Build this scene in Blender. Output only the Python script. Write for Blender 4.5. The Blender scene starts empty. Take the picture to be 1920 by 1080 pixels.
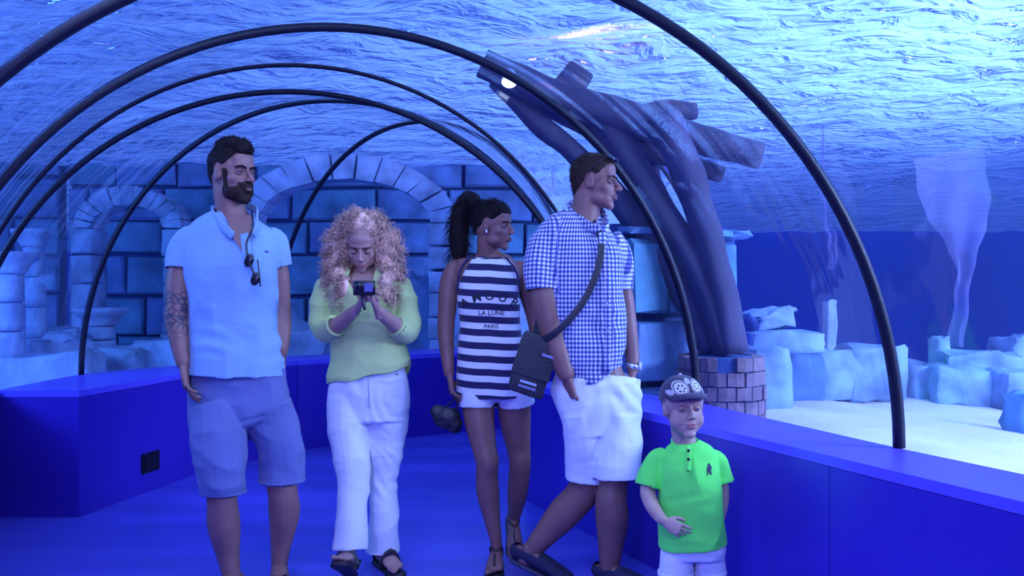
import bpy, bmesh, math, random
import numpy as np
from mathutils import Vector, Matrix, Euler, noise
from mathutils.bvhtree import BVHTree

random.seed(7); RNG = np.random.default_rng(7)
SC = bpy.context.scene
COL = SC.collection
PI = math.pi

# ------------------------------------------------------------------ camera, light, exposure
cam_d = bpy.data.cameras.new('camera'); cam = bpy.data.objects.new('camera', cam_d); COL.objects.link(cam)
cam.location = (0, 0, 1.25); cam.rotation_euler = (PI / 2, 0, 0)
cam_d.sensor_width = 36; cam_d.lens = 30.0; cam_d.clip_start = 0.05; cam_d.clip_end = 200
SC.camera = cam
SC.view_settings.view_transform = 'Standard'; SC.view_settings.look = 'None'
SC.view_settings.gamma = 1; SC.view_settings.use_curve_mapping = False
SC.view_settings.exposure = 0.0
SC.cycles.use_denoising = True
SC.cycles.max_bounces = 7; SC.cycles.diffuse_bounces = 3; SC.cycles.glossy_bounces = 3
SC.cycles.transparent_max_bounces = 24; SC.cycles.caustics_reflective = False; SC.cycles.caustics_refractive = False
SC.cycles.sample_clamp_indirect = 4.0

world = bpy.data.worlds.new('world'); SC.world = world; world.use_nodes = True
world.node_tree.nodes['Background'].inputs[0].default_value = (0.10, 0.22, 1.0, 1)
world.node_tree.nodes['Background'].inputs[1].default_value = 0.55

def sun(name, rot, strength, color, angle=4):
    d = bpy.data.lights.new(name, 'SUN'); d.energy = strength; d.color = color; d.angle = math.radians(angle)
    o = bpy.data.objects.new(name, d); COL.objects.link(o); o.rotation_euler = rot; return o
def area(name, loc, target, sx, sy, power, color):
    d = bpy.data.lights.new(name, 'AREA'); d.shape = 'RECTANGLE'; d.size = sx; d.size_y = sy; d.energy = power; d.color = color
    o = bpy.data.objects.new(name, d); COL.objects.link(o); o.location = loc
    o.rotation_euler = (Vector(target) - Vector(loc)).to_track_quat('-Z', 'Y').to_euler(); return o
def spot(name, loc, target, power, color, cone=70, blend=.8, r=.3):
    d = bpy.data.lights.new(name, 'SPOT'); d.energy = power; d.color = color; d.spot_size = math.radians(cone); d.spot_blend = blend
    d.shadow_soft_size = r
    o = bpy.data.objects.new(name, d); COL.objects.link(o); o.location = loc
    o.rotation_euler = (Vector(target) - Vector(loc)).to_track_quat('-Z', 'Y').to_euler(); return o

# daylight over the water, falling on the rippled surface from one side
sun('daylight', (math.radians(60), 0, math.radians(-35)), 5.5, (0.34, 0.50, 1.0), 3)
# spot added over the water to brighten the right of the surface
spot('surface_fill_right', (5.5, 2.5, 7.5), (3.6, 5.0, 2.7), 12500, (0.42, 0.60, 1.0), 90, 1.0)
# unseen fill lights added under the surface, beside and above the tunnel
area('tank_fill_right', (5.2, 2.2, 2.6), (4.2, 6.5, 0.3), 3.0, 1.2, 1000, (0.38, 0.53, 1.0))
area('tank_fill_far', (9.5, 6.0, 2.62), (6.5, 12, 0.6), 3.0, 2.0, 1300, (0.18, 0.28, 1.0))
area('tank_fill_left', (-5.2, 3.2, 2.6), (-3.6, 9.0, 0.6), 3.0, 1.2, 360, (0.12, 0.33, 1.0))
area('tank_fill_top', (-0.6, 2.2, 2.62), (-0.5, 3.6, 0.9), 2.2, 1.2, 48, (0.42, 0.55, 1.0))
area('walkway_fill_front', (0.9, -0.6, 2.2), (0.4, 3.2, 0.8), 0.9, 0.6, 30, (0.50, 0.72, 1.0))  # added front fill from the camera side, lights the people
area('walkway_fill_left', (-1.0, -0.4, 1.7), (-1.8, 4.6, 0.3), 0.9, 0.6, 85, (0.22, 0.20, 1.0))  # added fill, brightens the left wall and the floor

# ------------------------------------------------------------------ helpers
def lin(r, g, b):
    f = lambda c: ((c / 255) / 12.92) if c / 255 <= .04045 else (((c / 255) + .055) / 1.055) ** 2.4
    return (f(r), f(g), f(b), 1)
def P(px, py, D):
    return np.array([(px - 960) / 1600 * D, D, 1.25 - (py - 540) / 1600 * D])

def tag(o, label=None, cat=None, group=None, kind=None):
    if label: o['label'] = label
    if cat: o['category'] = cat
    if group: o['group'] = group
    if kind: o['kind'] = kind
    return o
def empty(name, loc, label=None, cat=None, group=None, kind=None):
    o = bpy.data.objects.new(name, None); COL.objects.link(o); o.location = loc; o.empty_display_size = .1
    return tag(o, label, cat, group, kind)
def make(name, V, F, mat, parent=None, smooth=True):
    me = bpy.data.meshes.new(name)
    me.from_pydata([tuple(v) for v in V] if not isinstance(V, np.ndarray) else V.tolist(), [], F.tolist() if isinstance(F, np.ndarray) else F)
    if smooth: me.polygons.foreach_set('use_smooth', [True] * len(me.polygons))
    if mat: me.materials.append(mat)
    me.update()
    o = bpy.data.objects.new(name, me); COL.objects.link(o)
    if parent:
        o.parent = parent
        w = parent.matrix_world if parent.parent is None else parent.parent.matrix_world @ parent.matrix_basis
        loc = Vector(parent.location)
        q = parent.parent
        while q: loc += Vector(q.location); q = q.parent
        for v in me.vertices: v.co -= loc
    return o
def joinm(parts):
    Vs, Fs, n = [], [], 0
    for V, F in parts:
        Vs.append(np.asarray(V, float)); Fs += [tuple(i + n for i in f) for f in F]; n += len(V)
    return np.vstack(Vs), Fs
def nrm(v):
    v = np.asarray(v, float); return v / (np.linalg.norm(v) + 1e-12)
def catmull(A, sub):
    A = np.asarray(A, float); n = len(A)
    if n < 3:
        t = np.linspace(0, 1, sub + 1)[:, None]; return A[0] * (1 - t) + A[-1] * t
    E = np.vstack([2 * A[0] - A[1], A, 2 * A[-1] - A[-2]]); out = []
    for i in range(1, n):
        p0, p1, p2, p3 = E[i - 1], E[i], E[i + 1], E[i + 2]
        for k in range(sub):
            t = k / sub
            out.append(.5 * ((2 * p1) + (-p0 + p2) * t + (2 * p0 - 5 * p1 + 4 * p2 - p3) * t * t + (-p0 + 3 * p1 - 3 * p2 + p3) * t ** 3))
    out.append(A[-1]); return np.array(out)
def tube(pts, rad, ref=(0, -1, 0), seg=18, sub=4, cap='round', power=2.0):
    """pts Nx3, rad N or Nx2 (side, ref).  cap: round / flat / none"""
    pts = np.asarray(pts, float); rad = np.asarray(rad, float)
    if rad.ndim == 1: rad = np.stack([rad, rad], 1)
    A = catmull(np.hstack([pts, rad]), sub); C = A[:, :3]; R = np.maximum(A[:, 3:], 1e-4)
    T = np.gradient(C, axis=0); T /= np.linalg.norm(T, axis=1)[:, None] + 1e-12
    ref = np.asarray(ref, float)
    th = np.linspace(0, 2 * PI, seg, endpoint=False); ct, st = np.cos(th), np.sin(th)
    e = 2 / power; ct = np.sign(ct) * abs(ct) ** e; st = np.sign(st) * abs(st) ** e
    if cap == 'round':
        cc, rr, tt = [], [], []
        for k in (0, 1, 2):
            a = k / 3 * PI / 2
            cc.append(C[0] - T[0] * R[0].min() * math.cos(a)); rr.append(R[0] * max(math.sin(a), .03)); tt.append(T[0])
        ce, re, te = [], [], []
        for k in (2, 1, 0):
            a = k / 3 * PI / 2
            ce.append(C[-1] + T[-1] * R[-1].min() * math.cos(a)); re.append(R[-1] * max(math.sin(a), .03)); te.append(T[-1])
        C = np.vstack([cc, C, ce]); R = np.vstack([rr, R, re]); T = np.vstack([tt, T, te])
    S = np.cross(T, ref); S /= np.linalg.norm(S, axis=1)[:, None] + 1e-12
    U = np.cross(S, T)
    V = C[:, None] + S[:, None] * (R[:, 0, None] * ct)[:, :, None] - U[:, None] * (R[:, 1, None] * st)[:, :, None]
    n = len(C); V = V.reshape(-1, 3); F = []
    for i in range(n - 1):
        for j in range(seg):
            k = (j + 1) % seg; F.append((i * seg + j, i * seg + k, (i + 1) * seg + k, (i + 1) * seg + j))
    if cap != 'none':
        F.append(tuple(range(seg))[::-1]); F.append(tuple((n - 1) * seg + j for j in range(seg)))
    return V, F
def ell(c, r, rot=None, nu=20, nv=12):
    r = np.array([r] * 3 if np.isscalar(r) else r, float); V = []; F = []
    for i in range(nv + 1):
        a = PI * i / nv
        for j in range(nu):
            b = 2 * PI * j / nu
            V.append((math.sin(max(a, .02) if i < nv else .02) * math.cos(b), math.sin(max(a, .02) if i < nv else .02) * math.sin(b), math.cos(a)))
    V = np.array(V) * r
    if rot is not None: V = V @ np.array(Euler(rot).to_matrix()).T
    V = V + np.asarray(c, float)
    for i in range(nv):
        for j in range(nu):
            k = (j + 1) % nu; F.append((i * nu + j, (i + 1) * nu + j, (i + 1) * nu + k, i * nu + k))
    F.append(tuple(range(nu))); F.append(tuple(nv * nu + j for j in range(nu))[::-1])
    return V, F
def attr2(me, name, UV):
    a = me.attributes.new(name, 'FLOAT2', 'POINT'); a.data.foreach_set('vector', np.asarray(UV, 'f').ravel())
def box(c, s, rotz=0, taper=0):
    x, y, z = [q / 2 for q in s]; V = []
    for dz in (-1, 1):
        k = 1 - (taper if dz > 0 else 0)
        for dx, dy in ((-1, -1), (1, -1), (1, 1), (-1, 1)): V.append((dx * x * k, dy * y * k, dz * z))
    V = np.array(V); ca, sa = math.cos(rotz), math.sin(rotz)
    V = V @ np.array([[ca, sa, 0], [-sa, ca, 0], [0, 0, 1]]) + np.asarray(c, float)
    return V, [(3, 2, 1, 0), (4, 5, 6, 7), (0, 1, 5, 4), (1, 2, 6, 5), (2, 3, 7, 6), (3, 0, 4, 7)]
def arrays(me):
    V = np.empty(len(me.vertices) * 3); me.vertices.foreach_get('co', V); V = V.reshape(-1, 3)
    F = [tuple(p.vertices) for p in me.polygons]; return V, F
def fuse(parts, voxel, it=3, fac=.5):
    V, F = joinm(parts)
    me = bpy.data.meshes.new('tmp'); me.from_pydata(V.tolist(), [], F); me.update()
    o = bpy.data.objects.new('tmp', me); COL.objects.link(o)
    m = o.modifiers.new('r', 'REMESH'); m.mode = 'VOXEL'; m.voxel_size = voxel
    if it: s = o.modifiers.new('s', 'SMOOTH'); s.factor = fac; s.iterations = it
    dg = bpy.context.evaluated_depsgraph_get(); dg.update()
    ev = o.evaluated_get(dg); m2 = bpy.data.meshes.new_from_object(ev)
    out = arrays(m2); bpy.data.objects.remove(o); bpy.data.meshes.remove(me); bpy.data.meshes.remove(m2)
    return out
def normals(V, F):
    me = bpy.data.meshes.new('tmp'); me.from_pydata(V.tolist(), [], F); me.update()
    N = np.empty(len(V) * 3); me.vertex_normals.foreach_get('vector', N); bpy.data.meshes.remove(me); return N.reshape(-1, 3)
def nz(V, s, off=0):
    s = np.asarray(s, float)
    Q = V * s + off
    return np.array([noise.noise(q) for q in Q])
def folds(V, F, amp, s, off=0, amp2=0, s2=None):
    N = normals(V, F)
    f = nz(V, s, off); d = amp * (0.6 - 2.2 * np.abs(f))
    if amp2: d = d + amp2 * nz(V, s2, off + 9)
    return V + N * d[:, None]
def opened(V, F, planes):
    """drop the flat cap faces lying at each (point, outward direction, radius)"""
    C = np.array([V[list(f)].mean(0) for f in F]); keep = np.ones(len(F), bool)
    Vq = V; A = np.array([np.cross(Vq[f[1]] - Vq[f[0]], Vq[f[2]] - Vq[f[0]]) for f in F]); A /= np.linalg.norm(A, axis=1)[:, None] + 1e-12
    for p, d, r in planes:
        p = np.asarray(p, float); d = nrm(d)
        h = (C - p) @ d; lat = np.linalg.norm((C - p) - h[:, None] * d, axis=1)
        keep &= ~((h > -.012) & (h < .03) & (lat < r) & (A @ d > .55))
    F2 = [f for f, k in zip(F, keep) if k]
    used = np.unique(np.concatenate([np.array(f) for f in F2])); mp = -np.ones(len(V), int); mp[used] = np.arange(len(used))
    return V[used], [tuple(mp[i] for i in f) for f in F2]

# ------------------------------------------------------------------ materials
def newmat(name):
    m = bpy.data.materials.new(name); m.use_nodes = True; nt = m.node_tree
    return m, nt, nt.nodes['Principled BSDF']
def link(nt, a, ao, b, bi): nt.links.new(a.outputs[ao], b.inputs[bi])
def solid(name, col, rough=.6, metal=0, bump=0, bscale=60, var=0, vscale=8, sheen=0, spec=.5, sss=0, stretch=(1, 1, 1), emit=None, estr=0):
    m, nt, b = newmat(name)
    b.inputs['Base Color'].default_value = col if len(col) == 4 else (*col, 1)
    b.inputs['Roughness'].default_value = rough; b.inputs['Metallic'].default_value = metal
    b.inputs['Specular IOR Level'].default_value = spec
    if sheen: b.inputs['Sheen Weight'].default_value = sheen
    if sss: b.inputs['Subsurface Weight'].default_value = sss; b.inputs['Subsurface Scale'].default_value = .012
    if emit: b.inputs['Emission Color'].default_value = (*emit, 1); b.inputs['Emission Strength'].default_value = estr
    if bump or var:
        tc = nt.nodes.new('ShaderNodeTexCoord'); mp = nt.nodes.new('ShaderNodeMapping'); mp.inputs['Scale'].default_value = stretch
        link(nt, tc, 'Object', mp, 0)
    if bump:
        n = nt.nodes.new('ShaderNodeTexNoise'); n.inputs['Scale'].default_value = bscale; n.inputs['Detail'].default_value = 4
        bp = nt.nodes.new('ShaderNodeBump'); bp.inputs['Strength'].default_value = bump; bp.inputs['Distance'].default_value = .01
        link(nt, mp, 0, n, 0); link(nt, n, 'Fac', bp, 'Height'); link(nt, bp, 0, b, 'Normal')
    if var:
        n = nt.nodes.new('ShaderNodeTexNoise'); n.inputs['Scale'].default_value = vscale; n.inputs['Detail'].default_value = 5
        r = nt.nodes.new('ShaderNodeMapRange'); r.inputs[1].default_value = .3; r.inputs[2].default_value = .7; r.inputs[3].default_value = 1 - var; r.inputs[4].default_value = 1 + var
        x = nt.nodes.new('ShaderNodeMix'); x.data_type = 'RGBA'; x.blend_type = 'MULTIPLY'; x.inputs[0].default_value = 1
        x.inputs[6].default_value = col if len(col) == 4 else (*col, 1)
        link(nt, mp, 0, n, 0); link(nt, n, 'Fac', r, 0); link(nt, r, 0, x, 7); link(nt, x, 2, b, 'Base Color')
    return m

M = {}
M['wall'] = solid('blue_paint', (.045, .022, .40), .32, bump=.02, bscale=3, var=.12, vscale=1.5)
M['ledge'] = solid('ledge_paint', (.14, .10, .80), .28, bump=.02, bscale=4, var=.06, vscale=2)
M['floor'] = solid('floor_vinyl', (.12, .11, .66), .24, bump=.04, bscale=5, var=.22, vscale=1.2, stretch=(.5, 2.2, 1))
M['rib'] = solid('black_seal', (.006, .006, .018), .45, spec=.3)
M['steel'] = solid('brushed_steel', (.6, .65, .8), .3, metal=1)
M['sand'] = solid('white_sand', (.93, .83, .95), .9, bump=.5, bscale=45, var=.10, vscale=2.5)
M['stone'] = solid('tank_stone', (.13, .24, .46), .85, bump=.8, bscale=9, var=.45, vscale=3.5)
M['stone2'] = solid('tank_stone_teal', (.11, .28, .43), .85, bump=.8, bscale=9, var=.45, vscale=3)
M['mortar'] = solid('tank_mortar', (.03, .07, .22), .95, bump=.5, bscale=20)
M['pale'] = solid('pale_ruin_stone', (.30, .42, .62), .85, bump=.8, bscale=14, var=.35, vscale=5)
M['rock'] = solid('rubble_stone', (.24, .37, .54), .85, bump=1, bscale=7, var=.5, vscale=4)
M['backdrop'] = solid('painted_backdrop', (.05, .14, .90), .8, var=.12, vscale=.4)
M['log'] = solid('wreck_timber', (.055, .045, .09), .75, bump=.8, bscale=10, var=.4, vscale=4, stretch=(1, 1, .3))
M['brick'] = solid('pedestal_brick', (.20, .13, .15), .85, bump=.6, bscale=30, var=.4, vscale=9)
M['reflect'] = solid('pale_reflection', (.40, .40, .75), .8, var=.2, vscale=3)  # pale colour imitates a reflection in the acrylic
M['reflect'].node_tree.nodes['Principled BSDF'].inputs['Alpha'].default_value = .28

def water_mat():
    m, nt, b = newmat('water_surface'); nt.nodes.remove(b); out = nt.nodes['Material Output']
    tc = nt.nodes.new('ShaderNodeTexCoord')
    def nn(scale, sx, sy, det, dist=0):
        mp = nt.nodes.new('ShaderNodeMapping'); mp.inputs['Scale'].default_value = (sx, sy, 1); mp.inputs['Rotation'].default_value = (0, 0, .25)
        n = nt.nodes.new('ShaderNodeTexNoise'); n.inputs['Scale'].default_value = scale; n.inputs['Detail'].default_value = det
        n.inputs['Distortion'].default_value = dist
        link(nt, tc, 'Object', mp, 0); link(nt, mp, 0, n, 0); return n
    a = nn(5.5, .8, 1.2, 3, .6); c = nn(1.3, 1, 1, 2)
    ad = nt.nodes.new('ShaderNodeMath'); ad.operation = 'MULTIPLY_ADD'; ad.inputs[1].default_value = 1.6
    link(nt, c, 'Fac', ad, 0); link(nt, a, 'Fac', ad, 2)
    bp = nt.nodes.new('ShaderNodeBump'); bp.inputs['Strength'].default_value = 1; bp.inputs['Distance'].default_value = .24
    link(nt, ad, 0, bp, 'Height')
    g = nt.nodes.new('ShaderNodeBsdfGlossy'); g.inputs['Roughness'].default_value = .06; g.inputs['Color'].default_value = (.55, .72, 1, 1)
    t = nt.nodes.new('ShaderNodeBsdfTranslucent'); t.inputs['Color'].default_value = (.42, .62, 1.0, 1)
    d = nt.nodes.new('ShaderNodeBsdfDiffuse'); d.inputs['Color'].default_value = (.55, .7, 1, 1)
    m1 = nt.nodes.new('ShaderNodeMixShader'); m1.inputs[0].default_value = .5
    m2 = nt.nodes.new('ShaderNodeMixShader'); m2.inputs[0].default_value = .08
    for s in (g, t, d): link(nt, bp, 0, s, 'Normal')
    nt.links.new(g.outputs[0], m1.inputs[1]); nt.links.new(t.outputs[0], m1.inputs[2])
    nt.links.new(m1.outputs[0], m2.inputs[1]); nt.links.new(d.outputs[0], m2.inputs[2])
    nt.links.new(m2.outputs[0], out.inputs[0]); return m
M['water'] = water_mat()
def glass_mat():
    m, nt, b = newmat('tunnel_acrylic'); nt.nodes.remove(b); out = nt.nodes['Material Output']
    at = nt.nodes.new('ShaderNodeAttribute'); at.attribute_name = 'pat'
    def nn(sx, sy, sc, det):
        mp = nt.nodes.new('ShaderNodeMapping'); mp.inputs['Scale'].default_value = (sx, sy, 1); link(nt, at, 'Vector', mp, 0)
        n = nt.nodes.new('ShaderNodeTexNoise'); n.inputs['Scale'].default_value = sc; n.inputs['Detail'].default_value = det; link(nt, mp, 0, n, 0); return n
    n = nn(.6, 3.5, 2.0, 2)
    bp = nt.nodes.new('ShaderNodeBump'); bp.inputs['Strength'].default_value = .25; bp.inputs['Distance'].default_value = .04; link(nt, n, 'Fac', bp, 'Height')
    g = nt.nodes.new('ShaderNodeBsdfGlossy'); g.inputs['Roughness'].default_value = .04; g.inputs['Color'].default_value = (.85, .9, 1, 1); link(nt, bp, 0, g, 'Normal')
    t = nt.nodes.new('ShaderNodeBsdfTransparent'); t.inputs['Color'].default_value = (.94, .96, 1, 1)
    rf = nt.nodes.new('ShaderNodeBsdfRefraction'); rf.inputs['IOR'].default_value = 1.12; rf.inputs['Roughness'].default_value = .05; rf.inputs['Color'].default_value = (.95, .97, 1, 1); link(nt, bp, 0, rf, 'Normal')
    # streak mask put in to imitate light bent by the curved acrylic
    k = nn(.35, 6.0, 1.6, 3); mr = nt.nodes.new('ShaderNodeMapRange'); mr.inputs[1].default_value = .48; mr.inputs[2].default_value = .62; mr.inputs[3].default_value = 0; mr.inputs[4].default_value = .75; link(nt, k, 'Fac', mr, 0)
    lw = nt.nodes.new('ShaderNodeLayerWeight'); lw.inputs['Blend'].default_value = .45
    mu = nt.nodes.new('ShaderNodeMath'); mu.operation = 'MULTIPLY'; sq = nt.nodes.new('ShaderNodeMapRange'); sq.inputs[1].default_value = .35; sq.inputs[2].default_value = .95; link(nt, lw, 'Facing', sq, 0)
    link(nt, mr, 0, mu, 0); link(nt, sq, 0, mu, 1)
    m1 = nt.nodes.new('ShaderNodeMixShader'); link(nt, mu, 0, m1, 0); nt.links.new(t.outputs[0], m1.inputs[1]); nt.links.new(rf.outputs[0], m1.inputs[2])
    fr = nt.nodes.new('ShaderNodeFresnel'); fr.inputs['IOR'].default_value = 1.6
    r = nt.nodes.new('ShaderNodeMath'); r.operation = 'MINIMUM'; r.inputs[1].default_value = .5; link(nt, fr, 0, r, 0)
    mx = nt.nodes.new('ShaderNodeMixShader'); link(nt, r, 0, mx, 0)
    nt.links.new(m1.outputs[0], mx.inputs[1]); nt.links.new(g.outputs[0], mx.inputs[2]); nt.links.new(mx.outputs[0], out.inputs[0]); return m
M['glass'] = glass_mat()

# ------------------------------------------------------------------ the walkway
floorV = [(-6, -3.5, 0), (6, -3.5, 0), (6, 10, 0), (-6, 10, 0), (-6, -3.5, -.1), (6, -3.5, -.1), (6, 10, -.1), (-6, 10, -.1)]
tag(make('floor', floorV, [(0, 1, 2, 3), (7, 6, 5, 4), (0, 4, 5, 1), (1, 5, 6, 2), (2, 6, 7, 3), (3, 7, 4, 0)], M['floor'], smooth=False), kind='structure')
SAND_Z = .30; HW = .69; SURF = 2.78

def ledge_wall(name, inner, outer, joints, top='ledge'):
    """a low wall: panels along the inner line, one ledge board on top"""
    root = empty(name, (inner[0][0], inner[0][1], 0), kind='structure')
    inner = np.array(inner, float); outer = np.array(outer, float)
    V, F = [], []; n = len(inner)
    for z in (HW - .035, HW):
        for q in (inner, outer): V += [(x, y, z) for x, y in q]
    for i in range(n - 1):
        F += [(2 * n + i, 2 * n + i + 1, 3 * n + i + 1, 3 * n + i), (i, n + i, n + i + 1, i + 1), (i, i + 1, 2 * n + i + 1, 2 * n + i), (n + i, 3 * n + i, 3 * n + i + 1, n + i + 1)]
    F += [(0, 2 * n, 3 * n, n), (n - 1, 2 * n - 1, 4 * n - 1, 3 * n - 1)]
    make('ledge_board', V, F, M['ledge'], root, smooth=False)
    for i in range(n - 1):
        a, b, c, d = inner[i], inner[i + 1], outer[i + 1], outer[i]
        L = np.linalg.norm(b - a); k = joints[i]
        for j in range(k):
            t0 = j / k + .0015 / L; t1 = (j + 1) / k - .0015 / L
            q = [a + (b - a) * t0, a + (b - a) * t1, d + (c - d) * t1, d + (c - d) * t0]
            if L < .05: continue
            VV = [(x, y, z) for z in (.0, HW - .037) for x, y in q]
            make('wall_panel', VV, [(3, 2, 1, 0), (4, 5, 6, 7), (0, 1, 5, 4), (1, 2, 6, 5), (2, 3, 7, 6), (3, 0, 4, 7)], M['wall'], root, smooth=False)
    return root
RI = [(3.1, -1.6), (2.36, 0), (1.34, 2.23), (1.06, 2.85), (.53, 4.02), (.08, 5.03), (1.20, 5.68)]
RO = [(3.39, -1.47), (2.65, .13), (1.62, 2.38), (1.35, 2.99), (.90, 4.20), (.465, 4.91), (1.36, 5.42)]
ledge_wall('wall_right', RI, RO, [1, 2, 1, 1, 1, 1, 2])
LI0 = [(.72, -2.8), (-.2, -.6), (-1.48, 2.07), (-1.97, 3.16), (-2.80, 4.64)]
LO0 = [(.40, -2.95), (-.53, -.7), (-1.78, 1.93), (-2.22, 3.0), (-3.05, 4.72)]
ledge_wall('wall_left', LI0, LO0, [1, 2, 1, 1])
LI1 = [(-2.36, 4.65), (-2.12, 5.75), (-1.65, 6.58), (-.55, 7.35), (1.5, 8.5)]
LO1 = [(-2.83, 4.65), (-2.80, 5.58), (-1.92, 6.95), (-.75, 7.85), (1.3, 8.9)]
ledge_wall('wall_far', LI1, LO1, [1, 1, 1, 2])

# arches of the tunnel: left foot, right foot, crown height
ST = [((.40, -2.95), (3.39, -1.47), 2.25), ((-.53, -.7), (2.65, .13), 2.25), ((-1.86, 2.20), (1.36, 2.99), 2.30),
      ((-2.13, 2.98), (.91, 4.19), 2.34), ((-2.62, 3.98), (.52, 4.50), 2.36), ((-2.70, 4.20), (.465, 4.91), 2.30),
      ((-2.79, 5.52), (.46, 4.93), 2.40), ((-1.94, 6.92), (.47, 4.95), 2.40), ((.3, 8.35), (1.28, 5.37), 2.38)]
def arch_pts(L, R, h, n=48, off=0):
    L = np.array(L); R = np.array(R); c = (L + R) / 2; v = (R - L) / 2; u = v / np.linalg.norm(v); r = np.linalg.norm(v) + off; o = []
    for a in np.linspace(0, PI, n + 1):
        p = c + u * r * math.cos(a); o.append((p[0], p[1], HW + (h - HW + off) * math.sin(a)))
    return np.array(o)
for i in range(len(ST) - 1):
    A = arch_pts(*ST[i]); B = arch_pts(*ST[i + 1]); n = len(A)
    A2 = arch_pts(*ST[i], off=.03); B2 = arch_pts(*ST[i + 1], off=.03)
    V = np.vstack([A, B, A2, B2]); F = []
    for j in range(n - 1):
        F += [(j, j + 1, n + j + 1, n + j)]
    w = tag(make('window_%d' % (i + 1), V[:2 * n], F, M['glass']), kind='structure')
    la = np.arange(n) / n * 5.2; attr2(w.data, 'pat', np.concatenate([np.stack([la, np.full(n, i * 1.37)], 1), np.stack([la, np.full(n, i * 1.37 + 1.3)], 1)]))
for i, s in enumerate(ST):
    if i == 0: continue
    C = arch_pts(*s, n=60, off=-.004)
    d = np.array([*(np.array(s[1]) - np.array(s[0])), 0]); ax = nrm(np.cross(d, (0, 0, 1)))
    w = (.018, .017) if i < 4 else (.015, .016)
    if i == 4: w = (.010, .012)
    V, F = tube(C, np.tile([[w[0], w[1]]], (len(C), 1)), ref=ax, seg=8, sub=1, cap='flat', power=4)
    tag(make('trim_%d' % i, V, F, M['rib']), kind='structure')
# wall closing the tunnel beyond the bend
_A = arch_pts(*ST[-1], off=-.02); _B = _A + np.array([.08, .05, 0]); _n = len(_A); _lo = _A * [1, 1, 0]; _lo2 = _B * [1, 1, 0]
_V = np.vstack([_A, _B, _lo[[0]], _lo[[-1]], _lo2[[0]], _lo2[[-1]]])
_F = [tuple(range(_n)) + (2 * _n + 1, 2 * _n), (tuple(range(_n, 2 * _n)) + (2 * _n + 3, 2 * _n + 2))[::-1]] + [(j, _n + j, _n + j + 1, j + 1) for j in range(_n - 1)]
tag(make('wall_end', _V, _F, M['wall'], smooth=False), kind='structure')
# dark flush socket in the far wall
def socket():
    D = 5.25; c = P(268, 866, D); dirv = nrm((.24, 1.1, 0)); a = math.atan2(dirv[1], dirv[0])
    c[0] = -2.36 + .24 * (c[1] - 4.65) / 1.1 + .004
    r = empty('wall_socket', (c[0], c[1], c[2]), 'small dark square socket on the blue wall behind the bearded man', 'socket')
    make('socket_plate', *box(c, (.17, .012, .12), a), M['rib'], r, False)
    make('socket_insert', *box(c + np.array([.008, -.002, 0]), (.12, .010, .075), a), solid('socket_dark', (.004, .004, .01), .5), r, False)
socket()

# ------------------------------------------------------------------ the tank
def grid(x0, x1, y0, y1, nx, ny, zf):
    X, Y = np.meshgrid(np.linspace(x0, x1, nx), np.linspace(y0, y1, ny)); Z = zf(X, Y)
    V = np.stack([X, Y, Z], -1).reshape(-1, 3); I = np.arange(nx * ny).reshape(ny, nx)
    F = np.stack([I[:-1, :-1], I[:-1, 1:], I[1:, 1:], I[1:, :-1]], -1).reshape(-1, 4); return V, F
def waves(X, Y):
    Z = np.zeros_like(X)
    r = np.random.default_rng(3)
    for _ in range(26):
        a = r.normal(1.2, .9); L = r.uniform(.35, 1.5); k = 2 * PI / L
        Z += .006 * L * np.sin(k * (X * math.cos(a) + Y * math.sin(a)) + r.uniform(0, 6.28))
    return SURF + Z
tag(make('water_surface', *grid(-12, 20, -4, 24, 520, 460, waves), M['water']), 'rippled underside of the water surface over the tunnel', 'water', kind='stuff')
# sand on both sides of the tunnel (kept outside the walkway)
def sandz(X, Y):
    drop = np.clip((Y - 8.3 + .12 * np.sin(X * 3)) / 2.2, 0, 1); drop = np.where(X > 2.4, drop, 0) * np.clip((X - 2.4) / .5, 0, 1)
    return SAND_Z - 3.6 * drop ** .8 + .035 * np.sin(X * 2.1 + 1.3 * np.sin(Y)) * np.sin(Y * 1.7) + .015 * np.sin(X * 7 + Y * 3)
outl_l = [(-.53, -.7), (-1.78, 1.93), (-2.22, 3.0), (-3.05, 4.6), (-2.80, 5.58), (-1.92, 6.95), (-.75, 7.85), (1.3, 8.9)]
outl_r = [(3.39, -1.47), (2.65, .13), (1.62, 2.38), (1.35, 2.99), (.90, 4.20), (.465, 4.91), (1.36, 5.42), (1.3, 8.9)]
def inside(x, y, poly):
    c = False; n = len(poly)
    for i in range(n):
        x1, y1 = poly[i]; x2, y2 = poly[i - 1]
        if (y1 > y) != (y2 > y) and x < (x2 - x1) * (y - y1) / (y2 - y1) + x1: c = not c
    return c
walk = [(.4, -3.2)] + outl_l + outl_r[::-1] + [(3.6, -3.2)]
V, F = grid(-12, 20, -3.9, 23, 260, 240, sandz)
C = V[np.array(F)].mean(1); F = [tuple(f) for f, c in zip(F, C) if not inside(c[0], c[1], walk)]
tag(make('sand_bed', V, F, M['sand']), 'white sand covering the tank bottom beside the tunnel', 'sand', kind='stuff')

# painted walls of the tank
for nm, c, s in (('wall_tank_far', (6, 23.2, -.5), (32, .2, 6.8)), ('wall_tank_right', (19.6, 9.5, -.5), (.2, 28, 6.8)), ('wall_tank_left', (-11.9, 9.5, 1.3), (.2, 28, 3.2)), ('wall_tank_near', (6, -4, 1.3), (36, .2, 3.2))):
    tag(make(nm, *box(c, s), M['backdrop'], smooth=False), kind='structure')

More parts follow.
